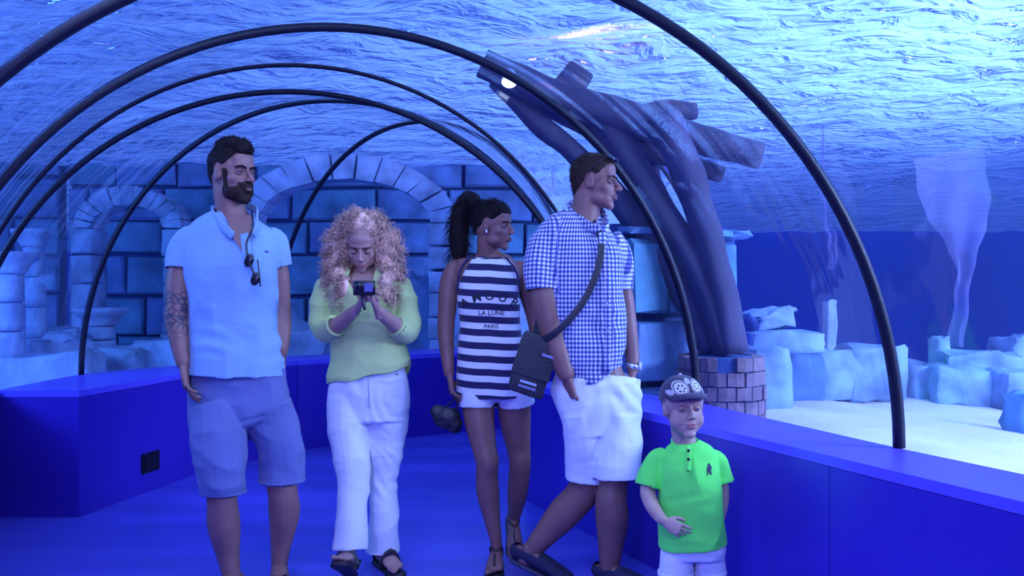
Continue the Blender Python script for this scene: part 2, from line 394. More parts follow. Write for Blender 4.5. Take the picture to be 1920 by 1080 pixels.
def rough_block(c, s, rotz=0, amp=.03, sub=3, seed=0, fr=2.2):
    """a block with rounded, uneven faces"""
    bm = bmesh.new(); bmesh.ops.create_cube(bm, size=1); bmesh.ops.bevel(bm, geom=bm.edges[:], offset=.04, segments=1, affect='EDGES')
    bmesh.ops.subdivide_edges(bm, edges=bm.edges[:], cuts=sub, use_grid_fill=True)
    V = np.array([v.co[:] for v in bm.verts]) * np.array(s); F = [tuple(v.index for v in f.verts) for f in bm.faces]; bm.free()
    off = seed * 3.7
    D = np.stack([nz(V, [fr] * 3, off + k * 11) for k in range(3)], 1) + .8 * np.stack([nz(V, [fr * 7] * 3, off + k * 7 + 2) for k in range(3)], 1)
    V = V + D * amp * 1.6
    ca, sa = math.cos(rotz), math.sin(rotz); V = V @ np.array([[ca, sa, 0], [-sa, ca, 0], [0, 0, 1]]) + np.asarray(c, float)
    return V, F
def light_block(c, s, rotz=0, amp=.012):
    """12-50 triangle stone: a bevelled box with jittered corners"""
    x, y, z = [q / 2 for q in s]; b = min(x, z) * .10; V = []
    for yy, k in ((y, 0), (-y * .55, 0), (-y, b)):
        for dx, dz in ((-1, -1), (1, -1), (1, 1), (-1, 1)):
            V.append((dx * (x - k) + random.uniform(-amp, amp), yy + random.uniform(-amp, amp) * (k > 0) * 1.6, dz * (z - k) + random.uniform(-amp, amp)))
    V = np.array(V); ca, sa = math.cos(rotz), math.sin(rotz); V = V @ np.array([[ca, sa, 0], [-sa, ca, 0], [0, 0, 1]]) + np.asarray(c, float)
    F = [(3, 2, 1, 0)]
    for r in (0, 4):
        for j in range(4): k = (j + 1) % 4; F.append((r + j, r + k, r + 4 + k, r + 4 + j))
    F.append((8, 9, 10, 11)); return V, F

def stone_wall(name, a, b, z0, z1, course, wid, thick=.35, mats=('stone', 'stone2')):
    root = empty(name, (a[0], a[1], 0), kind='structure')
    a = np.array(a, float); b = np.array(b, float); L = np.linalg.norm(b - a); u = (b - a) / L; ang = math.atan2(u[1], u[0]); nv = np.array([u[1], -u[0]])
    mid = (a + b) / 2 - nv * (thick * .5 + .05)
    make('mortar_core', *box((mid[0], mid[1], (z0 + z1) / 2), (L, thick, z1 - z0), ang), M['mortar'], root, False)
    z = z0; r = 0
    while z < z1 - .05:
        h = course * random.uniform(.88, 1.14); h = min(h, z1 - z); x = -random.uniform(0, wid * .6)
        while x < L:
            w = wid * random.uniform(.75, 1.3); x0 = max(x, 0); x1 = min(x + w, L)
            if x1 - x0 > .12:
                c = a + u * (x0 + x1) / 2
                make('stone', *light_block((c[0], c[1], z + h / 2), (x1 - x0 - .035, .20, h - .04), ang + random.uniform(-.012, .012), .014), M[random.choice(mats)], root, False)
            x += w
        z += h; r += 1
    return root
stone_wall('wall_stone_back', (-9.6, 9.2), (-5.6, 10.6), SAND_Z - .1, 2.95, .47, .95)
stone_wall('wall_stone_middle', (-5.5, 10.62), (1.9, 10.85), SAND_Z - .1, 2.95, .47, .88)
stone_wall('wall_stone_bend', (.62, 4.86), (1.42, 5.30), SAND_Z - .06, 1.62, .44, .42, .10)

def rock(name, px, py, D, s, rotz, label, mat='rock', group=None, amp=.05, seed=0, cat='stone', z=None, rest=True):
    c = P(px, py, D)
    if rest and c[2] - s[2] / 2 < SAND_Z + .9:
        t = c[2] + s[2] / 2; s = (s[0], s[1], t - SAND_Z + .02); c[2] = SAND_Z - .01 + s[2] / 2
    if z is not None: c[2] = z
    V, F = rough_block(c, s, rotz, amp, 3, seed)
    return tag(make(name, V, F, M[mat]), label, cat, group)
# rubble on the right-hand sand
rock('stone_slab', 1462, 640, 6.9, (.58, .45, .17), .05, 'flat pale green stone slab lying on the blocks right of the brick pedestal', 'rock', seed=1, amp=.022, rest=False)
rock('broken_stone', 1446, 598, 6.9, (.36, .25, .15), .2, 'lumpy pale green stone lying on top of the flat slab', 'pale', seed=2, amp=.05, rest=False)
rock('stone_block', 1432, 700, 6.6, (.30, .40, .36), .1, 'blue shaded block standing right beside the brick pedestal', 'rock', seed=3, amp=.02)
rock('stone_block', 1490, 706, 7.3, (.40, .40, .38), -.1, 'shaded block under the right end of the flat slab', 'stone', seed=4, amp=.02)
rock('stone_block', 1560, 704, 7.4, (.42, .45, .40), .1, 'pale block left of the tallest block in the rubble row', 'rock', seed=5, amp=.03)
rock('stone_block', 1633, 696, 7.4, (.46, .45, .44), -.08, 'tallest pale block, seen just left of the nearest black arch', 'rock', seed=6, amp=.03)
rock('stone_block', 1715, 712, 7.5, (.30, .4, .28), .12, 'small pale block just right of the nearest black arch', 'rock', seed=7, amp=.03)
rock('stone_block', 1805, 724, 7.2, (.50, .45, .32), -.1, 'lower pale block of the right-hand ruin, left one', 'rock', seed=8, amp=.03)
rock('stone_block', 1902, 736, 7.0, (.46, .45, .32), .1, 'lower pale block at the right edge of the photo', 'rock', seed=9, amp=.03)
rock('stone_slab', 1830, 676, 7.4, (.62, .4, .17), .0, 'long weathered slab laid across the right-hand ruin blocks', 'rock', seed=10, amp=.04, rest=False)
rock('stone_shard', 1760, 668, 7.5, (.10, .16, .34), .3, 'thin upright stone shard at the left end of the right-hand ruin', 'rock', seed=11, amp=.03)
rock('stone_block', 1912, 690, 8.2, (.36, .4, .62), .1, 'upright pale block behind the right-hand ruin at the photo edge', 'rock', seed=12, amp=.04)
rock('green_stone', 1912, 772, 5.6, (.16, .2, .22), .5, 'small green stone on the sand at the right edge', None or 'stone2', seed=13, amp=.03)
# left-hand side
rock('curved_stone', 60, 700, 6.6, (.95, .35, .30), .18, 'long bright curved stone rim on the sand at the left edge', 'pale', seed=20, amp=.04)
rock('curved_stone', 122, 690, 7.2, (.26, .5, .40), -.4, 'bright stone lump closing the right end of the long rim', 'pale', seed=21, amp=.05)
rock('rubble_stone', 118, 650, 7.6, (.24, .2, .16), .3, 'small white stone lying on top of the curved rim', 'pale', seed=22, amp=.05, rest=False)
rock('rubble_stone', 90, 640, 8.3, (.40, .3, .22), .3, 'broken white stone behind the curved rim', 'pale', seed=23, amp=.06)
rock('rubble_stone', 185, 686, 7.3, (.30, .3, .24), .1, 'rounded teal stone at the foot of the broken column', 'rock', seed=24, amp=.05)
rock('stone_block', 232, 680, 7.2, (.34, .3, .24), -.1, 'low flat-topped block right of the broken column', 'rock', seed=25, amp=.03)
rock('stone_block', 302, 672, 7.4, (.40, .3, .26), .1, 'low block with a white top left of the bearded man', 'rock', seed=26, amp=.03)
rock('rubble_stone', 576, 642, 8.9, (.42, .4, .30), .1, 'bright white boulder between the bearded man and the blonde woman', 'pale', seed=27, amp=.09)
rock('rubble_stone', 545, 618, 9.6, (.12, .2, .45), .1, 'narrow white upright stone behind the white boulder', 'pale', seed=28, amp=.03)
rock('round_stone', 795, 575, 9.3, (.50, .4, .62), .1, 'rounded blue stone behind the right shoulder of the blonde woman', 'stone', seed=29, amp=.07)
rock('rubble_stone', 848, 640, 9.0, (.20, .3, .55), .1, 'bright white stone seen between the two women', 'pale', seed=30, amp=.04)
rock('rubble_stone', 985, 600, 9.2, (.40, .3, .40), .1, 'white stone seen between the striped top and the shirt', 'pale', seed=31, amp=.06)

def column(name, px, ytop, D, r, label, group=None, cap=True, zb=None, mat='pale', tilt=0):
    b = P(px, ytop, D); zt = b[2]; base = SAND_Z - .05
    root = empty(name, (b[0], b[1], base), label, 'column', group)
    n = 5; zs = np.linspace(base, zt - .16, n + 1)
    for i in range(n):
        V, F = tube([(b[0] + tilt * zs[i], b[1], zs[i] + .006), (b[0] + tilt * zs[i + 1], b[1], zs[i + 1] - .006)], [r * (1.08 - .04 * i), r * (1.05 - .04 * i)], ref=(0, -1, 0), seg=24, sub=4, cap='flat')
        N = nz(V, [9, 9, 5], px); a = np.arctan2(V[:, 1] - b[1], V[:, 0] - b[0])
        c0 = np.array([b[0], b[1], 0]); rad = (V - c0) * [1, 1, 0]; V = V + rad * (.06 * N + .03 * np.cos(a * 12))[:, None]
        make('drum', V, F, M[mat], root)
    if cap:
        t = tilt * zt
        V, F = tube([(b[0] + t, b[1], zt - .16), (b[0] + t, b[1], zt - .10), (b[0] + t, b[1], zt - .04), (b[0] + t, b[1], zt)], [r * .95, r * 1.15, r * 1.6, r * 1.65], seg=24, sub=3, cap='flat', power=3)
        V = V + (normals(V, F) * (.02 * nz(V, [12] * 3, px))[:, None]); make('capital', V, F, M[mat], root)
    return root
column('stone_column', 15, 474, 6.6, .12, 'white column with a flared capital at the left edge of the photo', tilt=0)
column('weathered_column', 70, 430, 7.8, .10, 'thin weathered column second from the left edge', tilt=-.02)
column('broken_column', 190, 578, 7.9, .13, 'short broken column with a ragged capital in front of the stone wall')

def stone_arch(name, xl, xr, ytop, yspring, D, thick, label, depth=.35, mat='rock'):
    a, b = P(xl, yspring, D), P(xr, yspring, D); t = P((xl + xr) / 2, ytop, D); cx = (a[0] + b[0]) / 2; R = (b[0] - a[0]) / 2; h = t[2] - a[2]
    root = empty(name, (cx, D, SAND_Z - .05), label, 'arch'); n = 13
    for i in range(n):
        a0 = PI * (i + .04) / n; a1 = PI * (i + .96) / n; V = []
        for y in (D - depth / 2, D + depth / 2):
            for q, k in ((a0, 1), (a1, 1), (a1, 0), (a0, 0)):
                rr = R - thick * (1 - k) + random.uniform(-.015, .015); hh = h - thick * (1 - k)
                V.append((cx + rr * math.cos(q) + random.uniform(-.01, .01), y + random.uniform(-.02, .02), a[2] + hh * math.sin(q) + random.uniform(-.01, .01)))
        make('voussoir', np.array(V), [(0, 1, 2, 3), (7, 6, 5, 4), (0, 4, 5, 1), (1, 5, 6, 2), (2, 6, 7, 3), (3, 7, 4, 0)], M[mat], root, False)
    for x in (a[0] + thick / 2, b[0] - thick / 2):
        z = SAND_Z - .05
        while z < a[2] - .02:
            hh = min(random.uniform(.22, .32), a[2] - z)
            if a[2] - z - hh < .1: hh = a[2] - z
            V, F = rough_block((x, D, z + hh / 2), (thick * 1.12, depth, hh - .015), random.uniform(-.04, .04), .012, 2, z * 9 + x)
            make('pier_block', V, F, M[mat], root); z += hh
    return root
stone_arch('ruined_arch', 445, 855, 292, 420, 9.0, .26, 'large ruined stone arch behind the blonde woman', mat='pale')
stone_arch('ruined_arch', 150, 352, 352, 430, 9.1, .20, 'smaller stone arch behind the bearded man', mat='rock')

def reflection_sheet(name, L, Rr, D, label, rows=24, cols=10):  # see-through sheet added in place of a reflection in the glass
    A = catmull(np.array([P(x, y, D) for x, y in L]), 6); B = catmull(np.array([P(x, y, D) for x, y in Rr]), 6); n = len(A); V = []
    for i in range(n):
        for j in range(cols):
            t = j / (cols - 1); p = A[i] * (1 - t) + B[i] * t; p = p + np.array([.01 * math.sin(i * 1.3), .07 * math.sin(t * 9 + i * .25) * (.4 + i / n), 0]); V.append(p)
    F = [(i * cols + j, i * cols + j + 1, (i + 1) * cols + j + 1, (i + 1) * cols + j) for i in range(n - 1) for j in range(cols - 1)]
    return tag(make(name, np.array(V), F, M['reflect']), label, 'cloth')
reflection_sheet('glass_reflection', [(1712, 300), (1735, 390), (1775, 460), (1790, 540), (1778, 650)], [(1842, 270), (1852, 370), (1838, 450), (1818, 540), (1812, 650)], 7.6, 'large pale sheet standing in for a glass reflection at the right')
reflection_sheet('glass_reflection', [(1540, 234), (1541, 395), (1550, 450), (1556, 505)], [(1543, 234), (1551, 395), (1566, 450), (1563, 505)], 8.0, 'thin pale sheet standing in for a glass reflection left of the nearest arch')
rock('stone_spire', 1555, 615, 8.2, (.10, .10, .50), .2, 'thin pale stone spire behind the rubble row', 'pale', seed=40, amp=.02)
# the water itself, filling the tank on both sides of the walkway
bV, bF = box((3.85, 9.6, (SURF - .12 - 3.5) / 2), (31.2, 26.8, SURF - .12 + 3.5))
V = []; F = []; m = 0
for q in ST:
    A = arch_pts(*q, off=.014); m = len(A) + 2; V += [tuple(A[0] * [1, 1, 0] + [0, 0, -.02])] + [tuple(a) for a in A] + [tuple(A[-1] * [1, 1, 0] + [0, 0, -.02])]
for i in range(len(ST) - 1):
    for j in range(m): k = (j + 1) % m; F.append((i * m + j, i * m + k, (i + 1) * m + k, (i + 1) * m + j))
F += [tuple(range(m))[::-1], tuple((len(ST) - 1) * m + j for j in range(m))]
_vol = sum(np.dot(np.array(V[f[0]]), np.cross(np.array(V[f[a]]), np.array(V[f[a + 1]]))) for f in F for a in range(1, len(f) - 1))
if _vol > 0: F = [f[::-1] for f in F]
V, F = joinm([(bV, bF), (np.array(V), F)])
_m, _nt, _b = newmat('clear_blue_water'); _nt.nodes.remove(_b); _o = _nt.nodes['Material Output']
_v = _nt.nodes.new('ShaderNodeVolumeScatter'); _v.inputs['Color'].default_value = (.25, .45, 1, 1); _v.inputs['Density'].default_value = .035; _v.inputs['Anisotropy'].default_value = .3
_a = _nt.nodes.new('ShaderNodeVolumeAbsorption'); _a.inputs['Color'].default_value = (.30, .52, 1, 1); _a.inputs['Density'].default_value = .05
_s = _nt.nodes.new('ShaderNodeAddShader'); _nt.links.new(_v.outputs[0], _s.inputs[0]); _nt.links.new(_a.outputs[0], _s.inputs[1]); _nt.links.new(_s.outputs[0], _o.inputs['Volume'])
tag(make('water_body', V, F, _m, smooth=False), 'clear blue water filling the tank on both sides of the tunnel', 'water', kind='stuff')
# the timber wreck on its round brick pedestal
PEDC = np.array([1.15, 4.70]); PR = .235
def pedestal():
    root = empty('brick_pedestal', (PEDC[0], PEDC[1], SAND_Z - .04), 'round reddish brick pedestal under the dark timber wreck', 'pedestal')
    z0 = SAND_Z - .04; h = .078
    V, F = tube([(PEDC[0], PEDC[1], z0), (PEDC[0], PEDC[1], z0 + 8 * h - .01)], [PR - .02, PR - .02], seg=40, sub=3, cap='flat'); make('mortar_core', V, F, M['mortar'], root)
    n = 15
    for r in range(8):
        for j in range(n):
            a0 = 2 * PI * (j + .5 * (r % 2)) / n + .02; a1 = a0 + 2 * PI / n - .035; k = random.uniform(-.006, .008); V = []
            if r == 7 and j % 4 == 2: continue
            for z in (z0 + r * h + .004, z0 + (r + 1) * h - .004):
                for a, rr in ((a0, PR - .05), (a0, PR + k), ((a0 + a1) / 2, PR + k + .003), (a1, PR + k), (a1, PR - .05)):
                    V.append((PEDC[0] + rr * math.cos(a), PEDC[1] + rr * math.sin(a), z + random.uniform(-.003, .003)))
            make('brick', np.array(V), [(0, 1, 2, 3, 4)[::-1], (5, 6, 7, 8, 9), (0, 1, 6, 5), (1, 2, 7, 6), (2, 3, 8, 7), (3, 4, 9, 8), (4, 0, 5, 9)], M['brick'], root, False)
pedestal()
def wreck():
    root = empty('timber_wreck', (1.15, 4.7, .9), 'dark wreck of crossed timbers rising from the brick pedestal', 'wreck')
    def timber(name, pts, r, pw=2.6):
        Q = np.array([P(x, y, D) for x, y, D in pts]); V, F = tube(Q, r, ref=(.3, -1, .2), seg=16, sub=6, cap='flat', power=pw)
        V = V + normals(V, F) * (.012 * nz(V, [6, 6, 6], len(pts) + r[0] * 90))[:, None]
        make(name, V, F, M['log'], root)
    timber('long_beam', [(905, 118, 4.75), (1040, 178, 4.8), (1200, 228, 4.8), (1330, 268, 4.75), (1428, 292, 4.7)], [.075, .085, .09, .075, .07])
    timber('cross_beam', [(930, 150, 4.9), (1010, 232, 4.9), (1090, 300, 4.95), (1180, 400, 4.95), (1290, 560, 4.9), (1335, 660, 4.8)], [.05, .055, .06, .075, .07, .06])
    timber('mast_beam', [(1130, 215, 4.85), (1180, 300, 4.85), (1240, 400, 4.8), (1320, 530, 4.75), (1365, 665, 4.7)], [.085, .085, .085, .075, .075])
    timber('post', [(1240, 215, 4.7), (1280, 300, 4.7), (1320, 420, 4.7), (1352, 540, 4.7), (1372, 660, 4.7)], [.09, .085, .075, .075, .085])
    timber('stub_beam', [(1180, 270, 4.9), (1270, 300, 4.9), (1355, 328, 4.9)], [.06, .055, .045])
    timber('stub_beam', [(1160, 230, 4.95), (1235, 212, 4.95), (1305, 208, 4.95)], [.08, .065, .045])
    timber('plank_end', [(1050, 190, 4.95), (1085, 135, 5.0)], [.10, .085], 5)
    timber('plank', [(960, 150, 5.0), (1090, 215, 5.0), (1190, 280, 5.0)], [.075, .09, .09], 5)
    timber('inner_beam', [(1215, 300, 5.0), (1235, 420, 5.0), (1290, 560, 4.95), (1310, 650, 4.85)], [.06, .065, .06, .055])
wreck()
def lamp():
    c = P(955, 150, 4.6)
    r = empty('tank_lamp', tuple(c), 'small white lamp shining above the tunnel beside the timber wreck', 'lamp')
    make('lamp_body', *tube([c + [.0, .03, .05], c], [.03, .045], seg=16, sub=2, cap='flat'), M['steel'], r)
    make('lamp_lens', *ell(c + [0, -.01, -.012], (.042, .03, .034)), solid('lamp_glow', (1, 1, 1), .4, emit=(.7, .85, 1.0), estr=2.2), r)
    d = bpy.data.lights.new('warm_tint_spot', 'SPOT'); d.energy = 60; d.color = (1.0, .42, .25); d.spot_size = math.radians(150); d.shadow_soft_size = .05  # unseen spot added to put an orange reflection on the water surface
    o = bpy.data.objects.new('warm_tint_spot', d); COL.objects.link(o); o.location = P(1100, 122, 5.0); o.rotation_euler = (Vector((.55, 5.7, 3.1)) - o.location).to_track_quat('-Z', 'Y').to_euler()
lamp()
# ------------------------------------------------------------------ people
def attr2(me, name, UV):
    a = me.attributes.new(name, 'FLOAT2', 'POINT'); a.data.foreach_set('vector', np.asarray(UV, 'f').ravel())
def attrf(me, name, A):
    a = me.attributes.new(name, 'FLOAT', 'POINT'); a.data.foreach_set('value', np.asarray(A, 'f').ravel())

def skin_mat(name, col, lips, tattoo=False):
    m, nt, b = newmat(name)
    b.inputs['Roughness'].default_value = .5; b.inputs['Subsurface Weight'].default_value = .08; b.inputs['Subsurface Scale'].default_value = .01
    tc = nt.nodes.new('ShaderNodeTexCoord'); n = nt.nodes.new('ShaderNodeTexNoise'); n.inputs['Scale'].default_value = 14; n.inputs['Detail'].default_value = 5
    link(nt, tc, 'Object', n, 0)
    mr = nt.nodes.new('ShaderNodeMapRange'); mr.inputs[1].default_value = .3; mr.inputs[2].default_value = .7; mr.inputs[3].default_value = .86; mr.inputs[4].default_value = 1.1; link(nt, n, 'Fac', mr, 0)
    x = nt.nodes.new('ShaderNodeMix'); x.data_type = 'RGBA'; x.blend_type = 'MULTIPLY'; x.inputs[0].default_value = 1; x.inputs[6].default_value = (*col, 1); link(nt, mr, 0, x, 7)
    at = nt.nodes.new('ShaderNodeAttribute'); at.attribute_name = 'lips'
    y = nt.nodes.new('ShaderNodeMix'); y.data_type = 'RGBA'; y.inputs[7].default_value = (*lips, 1); link(nt, at, 'Fac', y, 0); link(nt, x, 2, y, 6)
    last = y
    if tattoo:
        a2 = nt.nodes.new('ShaderNodeAttribute'); a2.attribute_name = 'tattoo'
        v = nt.nodes.new('ShaderNodeTexVoronoi'); v.feature = 'DISTANCE_TO_EDGE'; v.inputs['Scale'].default_value = 38; link(nt, tc, 'Object', v, 0)
        c = nt.nodes.new('ShaderNodeMath'); c.operation = 'LESS_THAN'; c.inputs[1].default_value = .10; link(nt, v, 'Distance', c, 0)
        mm = nt.nodes.new('ShaderNodeMath'); mm.operation = 'MULTIPLY'; link(nt, c, 0, mm, 0); link(nt, a2, 'Fac', mm, 1)
        z = nt.nodes.new('ShaderNodeMix'); z.data_type = 'RGBA'; z.inputs[7].default_value = (.06, .05, .07, 1); link(nt, mm, 0, z, 0); link(nt, y, 2, z, 6); last = z
    link(nt, last, 2, b, 'Base Color'); return m

def cap_seg(a, b, ra, rb):
    a = np.asarray(a, float); b = np.asarray(b, float); d = nrm(b - a); ref = (1, .13, .2) if abs(d[0]) < .8 else (0, 1, .2)
    return tube([a, (a + b) / 2, b], [ra, (ra + rb) / 2, rb], ref=ref, seg=10, sub=2)

def head_mesh(sc, Rm, pos, neck_base, neck_r, female=False, child=False, voxel=.0024, neck_in=None):
    """head in its own frame (x right of the face, y forward, z up, origin between the ears)"""
    jw = .041 if female else .052; fz = .8 if female else 1
    base = [ell((0, -.014, .030), (.074, .094, .084)), ell((0, .022, -.022), (.059, .062, .084)), ell((0, -.03, .0), (.068, .07, .07)),
          ell((0, .034, -.064), (jw, .050, .042)), ell((0, .066, -.096), (.026 * fz, .020, .019)), ell((0, .046, -.035), (.047, .043, .062)),
          ell((0, .068, .026), (.048, .020, .014 if female else .016)), ell((0, .056, .050), (.050, .028, .036)),
          ell((.036, .046, -.022), (.025, .028, .026)), ell((-.036, .046, -.022), (.025, .028, .026)),
          ell((.042, .020, -.066), (.016, .034, .026)), ell((-.042, .020, -.066), (.016, .034, .026))]
    if child: base += [ell((.034, .040, -.044), (.034, .036, .038)), ell((-.034, .040, -.044), (.034, .036, .038)), ell((0, .030, -.055), (.058, .046, .044)), ell((0, .0, .035), (.082, .090, .082))]
    Rm = np.array(Rm); inv = lambda w: ((np.asarray(w) - pos) @ Rm) / sc
    nb = inv(neck_base)
    base.append(tube([(0, -.028, -.01), (0, -.030, -.07), tuple(nb * .55 + np.array([0, -.03, -.07]) * .45), tuple(nb)], [neck_r / sc * .96, neck_r / sc * .94, neck_r / sc * 1.0, neck_r / sc * 1.2], ref=(0, 1, .01), seg=20))
    nl = .8 if child else .84 if female else 1
    pr = [fuse(base, .0042, 12),
          cap_seg((0, .082, .010), (0, .085 + .022 * nl, -.026), .0080, .0110 * nl), ell((.0100, .096, -.030), (.0075, .011, .007)), ell((-.0100, .096, -.030), (.0075, .011, .007)),
          ell((0, .082, -.058), (.022, .011, .017)),
          ell((0, .0905, -.0555), (.020, .0080, .0052)), ell((0, .0895, -.0655), (.018, .0085, .0062))]
    for s in (1, -1):
        pr.append(ell((s * .074, -.006, -.004), (.008, .018, .030), rot=(-.15, 0, s * -.35)))
        pr.append(ell((s * .068, .000, -.010), (.010, .012, .020)))
    V, F = fuse(pr, voxel / sc, 3)
    def push(c, r, vec):
        nonlocal V
        w = np.exp(-(((V - np.array(c)) / np.array(r)) ** 2).sum(1)); V = V + w[:, None] * np.array(vec)
    for s in (1, -1):
        push((s * .031, .084, .002), (.014, .02, .010), (0, -.012, 0))
        push((s * .012, .090, .004), (.007, .02, .009), (0, -.004, 0))
        push((s * .080, -.002, -.002), (.006, .009, .016), (s * -.006, 0, 0))
        push((s * .0105, .100, -.039), (.004, .006, .004), (0, -.003, .004))
        push((s * .026, .080, -.061), (.006, .01, .005), (0, -.003, 0))
    push((0, .102, -.0608), (.019, .01, .0018), (0, -.005, 0))
    push((0, .095, -.078), (.016, .012, .006), (0, -.004, 0))
    Z = V.copy()
    lips = np.exp(-(((Z - np.array([0, .097, -.0608])) / np.array([.021, .014, .0095])) ** 4).sum(1))
    return V, F, lips
def eyelid_parts(closed=False):
    lids, balls, iris = [], [], []
    for s in (1, -1):
        c = np.array([s * .031, .0690, .0015])
        if not closed:
            balls.append(ell(c, .0118)); iris.append(ell(c + [0, .0076, .0006], (.0064, .0050, .0064)))
        lids.append(ell(c + [0, .0002, .0008 if not closed else 0], (.0140, .0128, .0125)))
    return lids, balls, iris
def hand_parts(w, d, n, side, s=1.0, curl=.35, spread=.05, fore=.05, wr=.026, thumb=.5, curls=None):
    """w wrist, d direction of the hand, n palm normal (towards the palm side), side = +1/-1 thumb side of cross(n,d)"""
    w = np.asarray(w, float); d = nrm(d); n = nrm(np.asarray(n, float) - np.dot(n, d) * d); l = np.cross(n, d) * side; pr = []
    pr.append(tube([w - d * fore, w, w + d * .03 * s, w + d * .065 * s, w + d * .092 * s], [(wr, wr * .85), (wr * .95, wr * .72), (.034 * s, .016 * s), (.041 * s, .015 * s), (.040 * s, .012 * s)], ref=n, seg=16, power=2.4))
    ln = [.070, .080, .075, .058]; of = [.031, .0105, -.0105, -.031]; r = [.0090, .0092, .0088, .0078]
    for i in range(4):
        cu = curls[i] if curls is not None else curl * (1 + .12 * i)
        b = w + d * (.090 - .004 * abs(i - 1)) * s + l * of[i] * s; ang = 0; dirv = d + l * spread * (1.5 - i)
        p = b - d * .012 * s
        for k, f in enumerate((.44, .31, .25)):
            ang += cu * (.8 if k == 0 else 1.1)
            v = nrm(dirv) * math.cos(ang) + n * math.sin(ang); q = p + v * (ln[i] * f + (.012 if k == 0 else 0)) * s
            pr.append(cap_seg(p, q, r[i] * s * (1 - .07 * k), r[i] * s * (.95 - .08 * k))); p = q
    p = w + d * .022 * s + l * .022 * s; v = nrm(d * .62 + l * .62 + n * (.25 + thumb * .4)); q = p + v * .040 * s
    pr.append(cap_seg(p, q, .014 * s, .0115 * s)); v = nrm(d * .85 + l * .30 + n * (.25 + thumb * .5)); p = q; q = p + v * .032 * s
    pr.append(cap_seg(p, q, .0112 * s, .0102 * s)); v = nrm(d * .95 + l * .05 + n * (.3 + thumb * .5)); pr.append(cap_seg(q, q + v * .024 * s, .0102 * s, .0085 * s))
    return pr
def foot_parts(ankle, heel_z, toe_dir, s=1.0, pitch=0, r=.036):
    """bare foot: ankle centre, level of the sole under the heel, horizontal toe direction, pitch>0 toes down"""
    a = np.asarray(ankle, float); t = nrm((toe_dir[0], toe_dir[1], 0)); up = np.array([0, 0, 1.]); sd = np.cross(t, up)
    tp = nrm(t * math.cos(pitch) - up * math.sin(pitch)); un = nrm(np.cross(sd, tp)); 
    sole = np.array([a[0], a[1], heel_z]); h = -t * .045 * s + sole
    pr = [tube([h + un * .030 * s, h + tp * .05 * s + un * .036 * s, h + tp * .11 * s + un * .034 * s, h + tp * .165 * s + un * .022 * s, h + tp * .20 * s + un * .015 * s],
               [(.028 * s, .028 * s), (.033 * s, .034 * s), (.036 * s, .032 * s), (.043 * s, .021 * s), (.041 * s, .014 * s)], ref=un, seg=16)]
    for i in range(5):
        o = (.030 - .0155 * i) * s; L = (.040 - .0055 * i) * s; rr = (.0125 - .0014 * i) * s * (1.15 if i == 0 else 1)
        b = h + tp * (.205 - .006 * i * i * .6) * s + un * .012 * s + sd * o
        pr.append(cap_seg(b, b + tp * L, rr, rr * .85))
    pr.append(tube([a + up * .02, a, sole + un * .04 * s + tp * 0], [r, r * 1.02, r * 1.05], ref=t, seg=14))
    return pr, h, tp, un, sd

